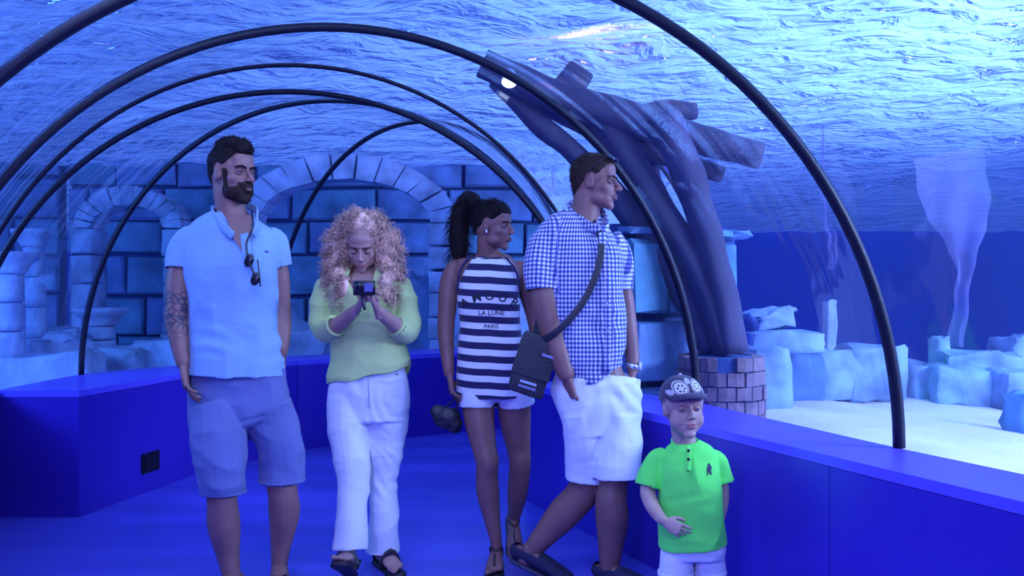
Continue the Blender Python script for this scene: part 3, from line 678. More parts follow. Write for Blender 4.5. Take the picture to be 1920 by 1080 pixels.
class Fig:
    def __init__(s, D, x0, label, lo=0):
        s.D = D; s.base = P(x0, 540, D); s.base[2] = 0
        s.root = empty('person', tuple(s.base), label, 'person'); s.skin = []; s.fine = []
    def p(s, x, y, dy=0): return P(x, y, s.D + dy)
    def r(s, px): return px / 1600 * s.D
    def limb(s, pts, ref=(0, -1, 0), seg=18, cap='round', power=2.0, ratio=1.0):
        """(x, y, halfwidth_px, dy[, ratio])"""
        Q = [s.p(q[0], q[1], q[3]) for q in pts]; R = [(s.r(q[2]), s.r(q[2]) * (q[4] if len(q) > 4 else ratio)) for q in pts]
        return tube(Q, R, ref=ref, seg=seg, cap=cap, power=power)
    def torso(s, rows, cap='flat', seg=28, power=2.3):
        """(xl, xr, y, half depth m, dy)"""
        Q = [s.p((q[0] + q[1]) / 2, q[2], q[4]) for q in rows]; R = [(s.r((q[1] - q[0]) / 2), q[3]) for q in rows]
        return tube(Q, R, seg=seg, cap=cap, power=power)
    def body(s, mat, extra_attr=None):
        V, F = fuse(s.skin, .0055, 4); parts = [(V, F)]; lips = [np.zeros(len(V))]
        for g, vx, it in s.fine:
            v, f = fuse(g, vx, it); parts.append((v, f)); lips.append(np.zeros(len(v)))
        if hasattr(s, 'head'):
            parts.append((s.headV, s.head[1])); lips.append(s.head[2])
        V, F = joinm(parts); o = make('body', V, F, mat, s.root); attrf(o.data, 'lips', np.concatenate(lips))
        if extra_attr: attrf(o.data, extra_attr[0], extra_attr[1](V))
        return o
    def set_head(s, pos, yaw, pitch, roll, sc, neck_base, neck_r, **kw):
        """yaw: degrees the face turns from the camera to the right of the picture"""
        Rm = Euler((math.radians(pitch), math.radians(roll), math.radians(180 + yaw)), 'XYZ').to_matrix()
        Rz = Matrix.Rotation(math.radians(180 + yaw), 3, 'Z'); Rx = Matrix.Rotation(math.radians(-pitch), 3, 'X'); Ry = Matrix.Rotation(math.radians(roll), 3, 'Y')
        Rm = np.array(Rz @ Ry @ Rx); s.Rm = Rm; s.hp = np.asarray(pos, float); s.sc = sc
        s.head = head_mesh(sc, Rm, s.hp, neck_base, neck_r, **kw); s.headV = s.tow(s.head[0])
    def tow(s, V): return (np.asarray(V) * s.sc) @ s.Rm.T + s.hp
    def hpart(s, name, parts, mat, parent=None):
        V, F = joinm(parts) if isinstance(parts, list) else parts
        return make(name, s.tow(V), F, mat, parent or s.root)
    def face(s, browmat, closed=False, thick=.0035, iris=(.03, .02, .02), wide=0):
        lids, balls, ir = eyelid_parts(closed)
        if not closed:
            e = s.hpart('eyes', balls, solid('eye_white', (.26, .24, .28), .5, spec=.2)); s.hpart('irises', ir, solid('iris', iris, .35), e)
        # lids cut to the upper or lower part
        V, F = joinm(lids); keepz = .0035 if not closed else -.9; C = np.array([V[list(f)].mean(0) for f in F])
        up = [f for f, c in zip(F, C) if c[2] > .0044 + wide or c[2] < -.0024 - wide or closed]
        s.hpart('eyelids', (V, up), s.skinmat)
        la = []
        for sd in (1, -1):
            zz = .0035 if not closed else -.004
            la.append(tube([(sd * .0195, .0775, zz - .002), (sd * .031, .0832, zz + (.001 if not closed else -.002)), (sd * .0435, .0745, zz - .001)], [.0010, .0015, .0011], ref=(0, 0, 1), seg=6))
        s.hpart('eyelashes', la, browmat)
        br = []
        for sd in (1, -1):
            br.append(tube([(sd * .013, .0865, .0190), (sd * .030, .0850, .0245), (sd * .049, .0705, .0195)], [(thick, thick * .8), (thick * 1.1, thick * .8), (thick * .4, thick * .5)], ref=(0, 0, 1), seg=8))
        s.hpart('eyebrows', br, browmat)
    def shell(s, name, region, thick, mat, noise_s=60, noise_a=.3, parent=None):
        """skin-hugging layer of short hair: region(V local)->0..1"""
        V, F, _ = s.head; w = region(V); N = normals(V, F)
        n1 = nz(V, [noise_s] * 3, 3); n2 = nz(V, [noise_s * .35] * 3, 8)
        W = V + N * (thick * np.clip(w, 0, 1) * (1 + noise_a * n1 * 2 + noise_a * n2 * 2))[:, None] - N * (.0012 * (w < .02))[:, None]
        F2 = [f for f in F if min(w[i] for i in f) > .0]
        used = np.unique(np.concatenate([np.array(f) for f in F2])); mp = -np.ones(len(V), int); mp[used] = np.arange(len(used))
        return make(name, s.tow(W[used]), [tuple(mp[i] for i in f) for f in F2], mat, parent or s.root)

def strands(roots, dirs, length, radius, curl_r, curl_n, grav, mat, name, parent, npts=14, rnd=.25, seg=3, seed=1):
    """many thin tubes: each starts at a root and falls with gravity and curl"""
    rg = np.random.default_rng(seed); Vs, Fs, n = [], [], 0
    for p, d in zip(roots, dirs):
        L = length * rg.uniform(.65, 1.1); st = L / npts; d = nrm(d + rg.normal(0, rnd, 3)); c = np.array(p, float); ph = rg.uniform(0, 6.28); cn = curl_n * rg.uniform(.7, 1.3)
        pts = []
        for k in range(npts):
            t = k / npts; a = nrm(np.cross(d, (.3, 1, .2))); b = np.cross(d, a); q = ph + cn * 2 * PI * t
            pts.append(c + (a * math.cos(q) + b * math.sin(q)) * curl_r * min(1, t * 4)); c = c + d * st; d = nrm(d + np.array([0, 0, -grav]) * st * 10)
        pts = np.array(pts); T = np.gradient(pts, axis=0); A = np.cross(T, (0.2, 1, .1)); A /= np.linalg.norm(A, axis=1)[:, None] + 1e-9; B = np.cross(T, A); B /= np.linalg.norm(B, axis=1)[:, None] + 1e-9
        rr = radius * (1 - .75 * np.linspace(0, 1, npts) ** 2)
        for k in range(seg):
            th = 2 * PI * k / seg; Vs.append(pts + (A * math.cos(th) + B * math.sin(th)) * rr[:, None])
        for i in range(npts - 1):
            for k in range(seg):
                k2 = (k + 1) % seg; Fs.append((n + k * npts + i, n + k2 * npts + i, n + k2 * npts + i + 1, n + k * npts + i + 1))
        n += npts * seg
    return make(name, np.vstack(Vs), Fs, mat, parent)

def cloth(name, parts, voxel, mat, root, amp=.004, s=(6, 6, 12), caps=(), off=0, amp2=.003, s2=(2.5, 2.5, 3), it=4, extra=None, uv=None, cut=None):
    V, F = fuse(parts, voxel, it)
    V = folds(V, F, amp * 1.35, s, off, amp2 * 1.3, s2)
    if extra: V = V + normals(V, F) * extra(V)[:, None]
    if caps: V, F = opened(V, F, caps)
    if cut:
        C = np.array([V[list(f)].mean(0) for f in F]); F = [f for f, k in zip(F, cut(C)) if not k]
    o = make(name, V, F, mat, root)
    if uv: attr2(o.data, 'pat', uv(V))
    return o
def fabric(name, col, rough=.85, bump=.25, sheen=.2, var=.05):
    m = solid(name, col, rough, bump=bump, bscale=260, sheen=sheen, var=var, vscale=6)
    nt = m.node_tree; b1 = [n for n in nt.nodes if n.type == 'BUMP'][0]; tc = [n for n in nt.nodes if n.type == 'TEX_COORD'][0]
    mp = nt.nodes.new('ShaderNodeMapping'); mp.inputs['Rotation'].default_value = (.5, .4, .7); mp.inputs['Scale'].default_value = (1, 1, 1.9); link(nt, tc, 'Object', mp, 0)
    n = nt.nodes.new('ShaderNodeTexNoise'); n.noise_type = 'RIDGED_MULTIFRACTAL'; n.inputs['Scale'].default_value = 7; n.inputs['Detail'].default_value = 1.5; n.inputs['Distortion'].default_value = .7; link(nt, mp, 0, n, 0)
    b2 = nt.nodes.new('ShaderNodeBump'); b2.inputs['Strength'].default_value = .55; b2.inputs['Distance'].default_value = .012; link(nt, n, 'Fac', b2, 'Height'); link(nt, b2, 0, b1, 'Normal'); return m
def sole_box(h, tp, un, sd, s, th=.016, w=1.0, L=.27, mat=None, name='sole', parent=None, arch=False):
    c = [h - tp * .012 * s, h + tp * .04 * s, h + tp * .12 * s, h + tp * .20 * s, h + tp * (L - .03) * s]
    R = [(.030 * w * s, th / 2), (.036 * w * s, th / 2), (.038 * w * s, th / 2), (.050 * w * s, th / 2), (.038 * w * s, th / 2)]
    return make(name, *tube([q - un * th * .3 for q in c], R, ref=un, seg=16, cap='round', power=3), mat, parent)

SK1 = skin_mat('skin_tanned', (.28, .13, .11), (.24, .08, .08), True)
SK2 = skin_mat('skin_dark_tan', (.24, .105, .09), (.22, .06, .06))
SK3 = skin_mat('skin_light', (.40, .215, .18), (.38, .12, .12))
SK4 = skin_mat('skin_child', (.50, .30, .245), (.46, .15, .15))
HDARK = solid('hair_dark', (.012, .006, .008), .7, bump=.4, bscale=160, spec=.2)
HBROWN = solid('hair_brown', (.035, .018, .016), .7, bump=.4, bscale=160, spec=.2)
HBLOND = solid('hair_blonde', (.66, .40, .30), .5, var=.6, vscale=24)
BLACK = solid('black_plastic', (.008, .008, .012), .25)
LEATHER = solid('black_leather', (.015, .012, .022), .45, bump=.3, bscale=150)
sstep = lambda x, a, b: np.clip((x - a) / (b - a), 0, 1)

def hair_region(front=.060, side=-.004, back=-.055):
    def f(V):
        x, y, z = V.T; r = np.sqrt(x ** 2 + y ** 2)
        line = np.where(y > 0, side + (front - side) * sstep(y, .010, .062), side + (back - side) * sstep(-y, .02, .08))
        w = sstep(z, line, line + .022) * (.38 + .62 * sstep(z, .03, .085)); ear = (((y + .003) / .026) ** 2 + ((z + .006) / .042) ** 2 < 1) | ((y > .0) & (y < .04) & (z < .020 + .4 * y) & (z < .03))
        return np.where(ear, 0, w)
    return f
def beard_region(V):
    x, y, z = V.T
    low = sstep(-z, .046, .060) * sstep(y, .006, .026) * sstep(z, -.135, -.115)
    mous = np.exp(-(((x) / .030) ** 4 + ((z + .0455) / .008) ** 4)) * (y > .07)
    side = .6 * sstep(y, .012, .018) * (1 - sstep(y, .030, .040)) * sstep(-z, -.02, .02) * sstep(z, -.12, -.1) * (np.abs(x) > .045)
    mouth = np.exp(-(((x) / .026) ** 4 + ((z + .0615) / .0085) ** 4))
    line = -.050 - .30 * np.maximum(0, np.abs(x) - .030) + .55 * np.maximum(0, .045 - y)
    low = low * np.where(y > .0, sstep(line - z, -.002, .010), 1)
    zl = -.092 - .50 * (y - .02); low = low * np.where(y < .07, sstep(z, zl - .010, zl + .002), 1)
    w = np.maximum(np.maximum(low, side * .6), mous * .9) * (1 - mouth); return np.where(w < .04, 0, w)

def collar(fig, name, mat, front, lx, ly, rx, ry, nb, r):
    pass

def fuzz(o, n, length, radius, mat, drift, seed, curl=(0, 0), npts=5, rnd=.35, grav=0, name='strands'):
    """short hairs standing on the surface of a hair mesh"""
    me = o.data; N = np.array([v.normal[:] for v in me.vertices]); off = Vector((0, 0, 0)); q = o
    C = np.array([v.co[:] for v in me.vertices]); q = o.parent
    while q: off += Vector(q.location); q = q.parent
    rg = np.random.default_rng(seed); idx = rg.integers(0, len(C), n)
    return strands(C[idx] + np.array(off), N[idx] * .7 + np.array(drift), length, radius, curl[0], curl[1], grav, mat, name, o, npts, rnd, 3, seed)
def decal(name, V2, F, org, right, up, d, target, mat, parent, off=.0015, thick=0):
    """flat print laid on a surface"""
    me = target.data; base = Vector((0, 0, 0)); q = target.parent
    while q: base += Vector(q.location); q = q.parent
    bv = BVHTree.FromPolygons([tuple(v.co + base) for v in me.vertices], [tuple(p.vertices) for p in me.polygons]); out = []; d = Vector(nrm(d))
    for x, y in V2:
        p = Vector(np.asarray(org) + np.asarray(right) * x + np.asarray(up) * y); h = bv.ray_cast(p - d * .5, d)
        out.append(tuple((h[0] - d * off) if h[0] is not None else p))
    return make(name, out, F, mat, parent, False)
def text2d(txt, size, sub=1):
    c = bpy.data.curves.new('t', 'FONT'); c.body = txt; c.size = size; c.align_x = 'CENTER'; c.resolution_u = 2; c.offset = size * .012
    o = bpy.data.objects.new('t', c); COL.objects.link(o); dg = bpy.context.evaluated_depsgraph_get(); dg.update()
    me = bpy.data.meshes.new_from_object(o.evaluated_get(dg)); bm = bmesh.new(); bm.from_mesh(me)
    bmesh.ops.triangulate(bm, faces=bm.faces[:]); bmesh.ops.subdivide_edges(bm, edges=[e for e in bm.edges if e.calc_length() > .006], cuts=sub)
    bmesh.ops.triangulate(bm, faces=bm.faces[:])
    V = np.array([v.co[:2] for v in bm.verts]); F = [tuple(v.index for v in f.verts) for f in bm.faces]; bm.free(); bpy.data.objects.remove(o); return V, F
def shoe(f, h, tp, un, sd, s, mat, solemat, L=.275, high=.062):
    sh = empty('shoe', (0, 0, 0)); sh.parent = f.root; sh.location = Vector((h[0], h[1], 0)) - f.root.location; sh.location.z = 0
    pts = [h - tp * .004 * s + un * .034 * s, h + tp * .05 * s + un * .036 * s, h + tp * .11 * s + un * .034 * s, h + tp * .175 * s + un * .027 * s, h + tp * (L - .035) * s + un * .021 * s]
    V, F = tube(pts, [(.036 * s, high * .55 * s), (.040 * s, high * .6 * s), (.043 * s, .034 * s), (.050 * s, .027 * s), (.040 * s, .020 * s)], ref=un, seg=20)
    keep = []
    for q in F:
        c = V[list(q)].mean(0) - h; a = c @ tp; b = c @ un
        if not (b > .058 * s and -.03 * s < a < .10 * s): keep.append(q)
    make('upper', V, keep, mat, sh); sole_box(h - un * .006, tp, un, sd, s, th=.022, L=L + .01, mat=solemat, parent=sh); return sh

# --- man in the light blue polo shirt
def man_polo():
    f = Fig(3.53, 455, 'bearded man in a light blue polo shirt and knee-length denim shorts, looking right')
    f.skinmat = SK1; nb = f.p(440, 428, .03)
    f.set_head(f.p(437, 326, 0), 58, 2, 0, 1.06, nb, .062, voxel=.0026)
    # arms, legs
    armL = [(362, 450, 14, .04), (345, 480, 19, .03), (337, 520, 24, .02), (334, 570, 23, .0), (333, 600, 23, -.01), (338, 645, 18, -.04), (344, 680, 13.5, -.06)]
    armR = [(505, 450, 12, .06), (520, 485, 16, .07), (524, 520, 19, .08), (527, 575, 18, .09), (529, 620, 17, .06), (527, 660, 13, .04)]
    f.skin += [f.limb(armL), f.limb(armR)]
    f.skin.append(f.torso([(362, 525, 640, .10, .04), (365, 520, 560, .10, .04), (370, 506, 470, .09, .04), (384, 492, 440, .07, .04), (412, 470, 410, .055, .03)], cap='round'))
    f.skin += [f.limb([(415, 850, 32, -.08), (415, 900, 28, -.10), (417, 945, 27, -.10), (420, 985, 29, -.07, 1.1), (428, 1040, 21, -.05), (435, 1085, 15.5, -.05)]),
               f.limb([(522, 840, 33, .04), (527, 900, 29, .04), (531, 930, 28, .04), (533, 965, 29, .07, 1.1), (527, 1020, 20, .09), (524, 1058, 15, .09)])]
    # hands
    w = f.p(344, 684, -.06); f.fine.append((hand_parts(w, f.p(352, 745, -.09) - w, (1, .25, 0), 1, 1.02, .30, wr=.029, fore=.03), .0022, 2))
    w = f.p(527, 664, .04); f.fine.append((hand_parts(w, f.p(522, 730, .06) - w, (-1, .2, 0), -1, 1.0, .30, wr=.028, fore=.03), .0024, 2))
    fl, h1, tp1, un1, sd1 = foot_parts(f.p(436, 1090, -.05), .018, (-.1, -1), 1.06, r=.034); f.fine.append((fl, .003, 2))
    fr, h2, tp2, un2, sd2 = foot_parts(f.p(524, 1066, .09), .018, (.28, -1), 1.06, r=.034); f.fine.append((fr, .003, 2))
    f.skin += [f.limb([(430, 640, 30, .04), (425, 740, 34, .0), (416, 860, 24, -.08)]), f.limb([(460, 640, 30, .04), (500, 740, 34, .03), (522, 850, 24, .04)])]
    f.body(SK1, ('tattoo', lambda V: sstep(V[:, 2], 1.03, 1.10) * (1 - sstep(V[:, 2], 1.22, 1.27)) * (V[:, 0] < f.p(372, 0)[0])))
    f.face(HDARK, thick=.0048)
    hs = f.shell('hair', hair_region(.072, .010, -.06), .011, HDARK, 90, .12)
    bs = f.shell('beard', beard_region, .0055, HBROWN, 110, .12)
    top = [ell((x, y, z), r) for x, y, z, r in ((0, .045, .104, .030), (.02, .02, .112, .032), (-.02, .03, .110, .030), (0, -.03, .112, .035), (0, .068, .092, .022), (.02, .062, .092, .02), (-.022, .062, .092, .02), (.03, -.02, .10, .035), (-.03, -.02, .10, .035), (.0, -.065, .085, .03))]
    V, F = fuse(top, .004, 6); V = folds(V, F, .002, (60, 60, 60), 2); ht = f.hpart('hair_top', (V, F), HDARK)
    fuzz(ht, 900, .014, .0011, HDARK, (.25, -.3, .35), 3)
    fuzz(hs, 1500, .009, .0009, HDARK, (0, 0, .1), 4); fuzz(bs, 900, .007, .0008, HBROWN, (0, 0, -.6), 5)
    POLO = fabric('polo_cotton', (.24, .41, .66))
    torso = f.torso([(350, 535, 702, .142, .03), (353, 533, 670, .132, .03), (357, 526, 620, .118, .035), (354, 521, 560, .12, .035), (348, 522, 500, .127, .035), (346, 522, 460, .112, .04), (350, 520, 438, .098, .04), (364, 508, 422, .085, .04), (392, 484, 407, .07, .035), (412, 468, 397, .06, .03)])
    slL = f.limb([(376, 446, 24, .04), (353, 455, 28, .035), (342, 480, 30, .03), (339, 505, 29, .022)], cap='flat')
    slR = f.limb([(500, 446, 22, .05), (514, 455, 25, .06), (521, 478, 25, .07), (526, 501, 24, .075)], cap='flat')
    cps = [(f.p(442, 702, .03), (0, 0, -1), .26), (f.p(338, 502, .025), f.p(338, 502, .025) - f.p(340, 470, .03), .09), (f.p(529, 500, .075), f.p(529, 500, .075) - f.p(525, 470, .07), .08), (f.p(441, 398, .03), (0, 0, 1), .09)]
    def hemfold(V):
        z = V[:, 2]; w = np.exp(-((z - 1.02) / .10) ** 2); return w * .0045 * np.sin(z * 75 + V[:, 0] * 25 + 6 * nz(V, (4, 4, 4), 4)) * (.4 + nz(V, (7, 7, 9), 1)) 
    sh = cloth('polo_shirt', [torso, slL, slR], .005, POLO, f.root, .006, (7, 7, 5), cps, 3, .004, (3, 3, 4), extra=hemfold)
    # collar: two leaves around the neck opening
    for pts in ([(398, 392, .07), (400, 400, -.01), (412, 418, -.055), (430, 436, -.085), (436, 441, -.09)], [(398, 392, .07), (440, 380, .12), (478, 392, .07), (482, 404, .0), (481, 425, -.06), (477, 440, -.085)]):
        Q = np.array([f.p(*q) for q in pts]); make('collar', *tube(Q, [(.005, .014)] * 2 + [(.005, .018)] * (len(Q) - 2), ref=(0, 0, 1), seg=10, sub=4, power=2.4), POLO, f.root)
    Q = [f.p(458, 438, -.082), f.p(462, 470, -.104), f.p(466, 500, -.108)]
    make('placket', *tube(Q, [(.018, .004)] * 3, ref=(0, -1, 0), seg=10, power=4, cap='flat'), POLO, f.root)
    vn = [f.p(428, 430, -.075), f.p(446, 470, -.1), f.p(474, 430, -.075), f.p(450, 405, -.05)]
    make('open_neck', np.array([f.p(424, 402, -.045), f.p(434, 440, -.088), f.p(456, 476, -.104), f.p(470, 440, -.084), f.p(472, 404, -.04), f.p(450, 420, -.075)]), [(0, 1, 5), (1, 2, 5), (2, 3, 5), (3, 4, 5), (4, 0, 5)], SK1, f.root)
    make('chest_mark', *ell(f.p(500, 472, -.094), (.009, .002, .004)), solid('navy_thread', (.03, .05, .25), .6), f.root)
    # shorts
    DEN = fabric('pale_denim', (.13, .155, .36), .9, .5, .1, .14)
    hip = f.torso([(356, 535, 692, .12, .03), (354, 540, 740, .125, .03), (358, 548, 790, .12, .02), (372, 545, 815, .10, .0)])
    l1 = f.limb([(408, 770, 50, -.02), (410, 830, 49, -.08), (416, 880, 44, -.10), (419, 926, 38, -.105)], cap='flat', ratio=1.0)
    l2 = f.limb([(502, 760, 46, .02), (520, 820, 44, .03), (527, 860, 42, .04), (529, 904, 40, .04)], cap='flat', ratio=.95)
    so = cloth('denim_shorts', [hip, l1, l2], .005, DEN, f.root, .007, (8, 8, 9), [(f.p(420, 926, -.10), (0, 0, -1), .12), (f.p(529, 904, .04), (0, 0, -1), .12)], 8, .005, (4, 4, 4))
    for c, r in ((f.p(420, 922, -.10), 38.5), (f.p(529, 900, .04), 41.5)):
        th = np.linspace(0, 2 * PI, 40)[:, None]; Q = c + np.hstack([np.cos(th) * f.r(r), np.sin(th) * f.r(r) * .95, 0 * th]); make('hem', *tube(Q, [.0055] * 40, ref=(0, 0, 1), seg=8, sub=1, cap='none'), DEN, so)
    # folded sunglasses hanging on the shirt
    s0 = f.p(458, 400, -.07)
    g = empty('sunglasses', tuple(f.p(472, 500, -.12)), 'black sunglasses hanging from the neck of the pale blue polo shirt', 'sunglasses')
    make('neck_cord', *tube([f.p(472, 396, -.04), f.p(474, 425, -.095), f.p(462, 455, -.108), f.p(463, 480, -.125)], [.004] * 4, ref=(0, -1, .1), seg=8), BLACK, g)
    for c in (f.p(467, 488, -.128), f.p(479, 523, -.126)):
        make('lens', *ell(c, (.019, .007, .027), rot=(0, .35, 0)), BLACK, g)
    make('bridge', *tube([f.p(468, 495, -.132), f.p(474, 508, -.134), f.p(477, 518, -.130)], [.004] * 3, ref=(0, -1, 0), seg=8), BLACK, g)
    make('temple_arm', *tube([f.p(483, 488, -.122), f.p(486, 510, -.122), f.p(488, 536, -.12)], [.003] * 3, ref=(0, -1, 0), seg=8), BLACK, g)
    for i, (h, tp, un, sd) in enumerate(((h1, tp1, un1, sd1), (h2, tp2, un2, sd2))):
        sh = empty('sandal', (h[0], h[1], 0), None, None); sh.parent = f.root; sh.location = Vector(h) - f.root.location; sh.location.z = 0
        sole_box(h, tp, un, sd, 1.06, mat=LEATHER, parent=sh)
        for sg in (1, -1):
            make('strap', *tube([h + tp * .215 + un * .03 + sd * .004, h + tp * .17 + un * .052 + sd * sg * .02, h + tp * .10 + un * .012 + sd * sg * .042], [(.006, .003)] * 3, ref=un, seg=8), LEATHER, sh)
    return f
man_polo()


# --- curly blonde woman looking down at a camera
def curly_woman():
    f = Fig(3.79, 685, 'woman with long curly blonde hair, yellow-green blouse and white trousers, looking down at her hands')
    f.skinmat = SK3; nb = f.p(682, 530, .05)
    f.set_head(f.p(680, 460, -.015), 2, 27, 0, .95, nb, .050, female=True, voxel=.0026)
    f.skin += [f.torso([(628, 738, 640, .09, .03), (630, 736, 560, .095, .02), (642, 724, 532, .08, .02), (662, 704, 514, .05, .035)], cap='round')]
    aL = [(618, 548, 14, .02), (606, 590, 16, .0), (610, 622, 17, -.03), (632, 610, 15, -.12), (655, 592, 12, -.19), (668, 580, 9.5, -.23)]
    aR = [(746, 548, 14, .02), (762, 590, 16, .0), (762, 622, 17, -.03), (742, 610, 15, -.12), (722, 594, 12, -.19), (710, 582, 9.5, -.23)]
    f.skin += [f.limb(aL, ref=(0, 0, 1)), f.limb(aR, ref=(0, 0, 1))]
    f.skin += [f.limb([(655, 960, 18, -.16), (655, 1000, 16, -.19), (655, 1030, 13, -.21)]), f.limb([(716, 960, 18, .02), (717, 1005, 15, .03), (716, 1035, 12.5, .04)])]
    w = f.p(669, 579, -.235); f.fine.append((hand_parts(w, f.p(690, 545, -.29) - w, (.6, -.2, .25), -1, .88, .55, wr=.020, fore=.03), .0022, 2))
    w = f.p(708, 581, -.235); f.fine.append((hand_parts(w, f.p(697, 543, -.29) - w, (-.75, -.1, .2), 1, .88, .5, wr=.020, fore=.03), .0022, 2))
    fp, h1, t1, u1, s1 = foot_parts(f.p(655, 1036, -.21), .05, (-.05, -1), .92, pitch=-.5, r=.027); f.fine.append((fp, .003, 2))
    fp, h2, t2, u2, s2 = foot_parts(f.p(716, 1036, .05), .02, (.65, -1), .92, r=.027); f.fine.append((fp, .003, 2))
    f.skin += [f.limb([(665, 640, 22, .03), (660, 740, 24, .0), (655, 850, 18, -.08), (655, 965, 12, -.16)]), f.limb([(705, 640, 22, .03), (725, 740, 24, .02), (720, 850, 18, .02), (716, 965, 12, .02)])]
    f.body(SK3); f.face(HBROWN, closed=True, thick=.003)
    BL = fabric('blouse_yellow_green', (.52, .64, .24), .85, .25, .2, .06)
    tor = f.torso([(613, 768, 704, .125, .015), (615, 766, 680, .12, .015), (619, 758, 640, .115, .02), (622, 748, 600, .115, .02), (616, 750, 560, .125, .015), (612, 752, 535, .11, .02), (624, 740, 520, .085, .025), (650, 714, 508, .06, .03)])
    sL = f.limb([(628, 530, 18, .03), (610, 545, 23, .02), (603, 590, 23.5, .0), (607, 620, 23, -.03), (618, 618, 20, -.08), (627, 612, 19, -.105)], cap='flat', ref=(0, 0, 1))
    sR = f.limb([(738, 530, 18, .03), (754, 545, 23, .02), (765, 590, 23.5, .0), (763, 620, 23, -.03), (752, 618, 20, -.08), (744, 612, 19, -.105)], cap='flat', ref=(0, 0, 1))
    cps = [(f.p(690, 704, .015), (0, 0, -1), .3), (f.p(627, 612, -.105), f.p(627, 612, -.105) - f.p(618, 618, -.08), .056), (f.p(744, 612, -.105), f.p(744, 612, -.105) - f.p(752, 618, -.08), .056)]
    sh = cloth('blouse', [tor, sL, sR], .005, BL, f.root, .006, (5, 5, 10), cps, 21, .004, (3, 3, 4), cut=lambda C: (C[:, 1] < f.D + .03) & (np.abs(C[:, 0] - f.p(682, 0)[0]) < .055 * np.clip((C[:, 2] - f.p(0, 562)[2]) / .09, 0, 1) + .0) & (C[:, 2] > f.p(0, 560)[2]))
    # the hem rises to the right
    me = sh.data; z0 = f.p(0, 704)[2] - 0
    for v in me.vertices:
        if v.co.z < z0 + .12:
            x = v.co.x; k = (z0 + .12 - v.co.z) / .12; v.co.z += k * (.035 * x / .16 + .004 * math.sin(x * 40))
    YE = fabric('blouse_back_tail', (.62, .70, .06), .85)
    make('back_tail', *tube([f.p(752, 655, .10), f.p(760, 680, .11), f.p(762, 698, .11)], [(.03, .05), (.026, .06), (.012, .03)], seg=16), YE, sh)
    for i, (pa, rr) in enumerate(((f.p(628, 611, -.108), 20), (f.p(743, 611, -.108), 20))):
        d = nrm((pa - f.p(616 if i == 0 else 754, 619, -.08))); a = nrm(np.cross(d, (0, 0, 1))); b = np.cross(d, a); th = np.linspace(0, 2 * PI, 30)[:, None]
        make('rolled_cuff', *tube(pa + (a * np.cos(th) + b * np.sin(th)) * f.r(rr - 2), [.008] * 30, ref=d, seg=8, sub=1, cap='none'), BL, sh)
    WH = fabric('white_cotton_trousers', (.70, .72, .80), .85, .3, .15, .04)
    hip = f.torso([(622, 757, 686, .105, .02), (616, 766, 720, .115, .02), (616, 768, 760, .115, .015), (624, 762, 795, .10, .0)])
    l1 = f.limb([(654, 745, 38, .0), (654, 800, 39, -.03), (658, 850, 35, -.08), (662, 900, 30, -.11), (660, 950, 27, -.14), (658, 1000, 29, -.17), (657, 1032, 32, -.19)], cap='flat')
    l2 = f.limb([(729, 745, 38, .02), (726, 800, 38, .02), (721, 850, 33, .02), (720, 900, 27.5, .02), (720, 950, 27.5, .02), (718, 1000, 29, .025), (717, 1034, 31, .03)], cap='flat')
    def tf(V):
        z = V[:, 2]; return (.0045 * np.exp(-((z - .42) / .09) ** 2) + .0025 * np.exp(-((z - .76) / .12) ** 2)) * np.sin(z * 80 + 60 * V[:, 0] + 14 * nz(V, (5, 5, 4), 2)) * np.clip(nz(V, (6, 6, 6), 5) * 3 + .5, 0, 1)
    tr = cloth('trousers', [hip, l1, l2], .005, WH, f.root, .006, (7, 7, 6), [(f.p(657, 1032, -.19), (0, 0, -1), .1), (f.p(717, 1034, .03), (0, 0, -1), .1)], 13, .004, (4, 4, 3), extra=tf)
    make('fly_button', *ell(f.p(744, 702, -.10), (.004, .003, .004)), BLACK, tr)
    make('trouser_seam', *tube([f.p(690, 706, -.098), f.p(691, 735, -.105), f.p(693, 765, -.102)], [(.0025, .002)] * 3, seg=6), fabric('seam_grey', (.35, .37, .5)), tr)
    make('pocket_edge', *tube([f.p(715, 712, -.098), f.p(735, 716, -.092), f.p(758, 706, -.06)], [(.0025, .002)] * 3, ref=(0, 0, 1), seg=6), WH, tr)
    # footwear
    DK = solid('dark_sole', (.012, .008, .02), .6)
    for i, (h, tp, un, sd) in enumerate(((h1, t1, u1, s1), (h2, t2, u2, s2))):
        e = empty('shoe', (0, 0, 0)); e.parent = f.root; e.location = Vector((h[0], h[1], 0)) - f.root.location; e.location.z = 0
        sole_box(h - un * .008, tp, un, sd, .92, th=.026, mat=DK, parent=e)
        make('strap', *tube([h + tp * .12 + un * .0 + sd * .045, h + tp * .13 + un * .060, h + tp * .12 - sd * .045], [(.018, .004), (.022, .004), (.018, .004)], ref=tp, seg=10, power=3), LEATHER, e)
        make('counter', *tube([h + tp * .03 + un * .02 + sd * .036, h - tp * .018 + un * .03, h + tp * .03 + un * .02 - sd * .036], [(.022, .004)] * 3, ref=tp, seg=10, power=3), LEATHER, e)
    # hair: cap on the skull and two falling masses, curls all over
    V, F = fuse([ell(f.p(680, 440, .045), (.105, .10, .105)), ell(f.p(680, 425, .0), (.085, .085, .075)),
                 ell(f.p(638, 470, .03), (.052, .065, .11)), ell(f.p(724, 470, .03), (.052, .065, .11)), ell(f.p(680, 480, .10), (.12, .06, .16)),
                 ell(f.p(634, 520, .0), (.045, .06, .10)), ell(f.p(730, 520, .0), (.045, .06, .10)), ell(f.p(646, 545, -.07), (.030, .035, .07)), ell(f.p(722, 540, -.07), (.030, .035, .07)), ell(f.p(680, 530, .10), (.12, .05, .09))], .007, 3)
    V = folds(V, F, .008, (34, 34, 24), 4)
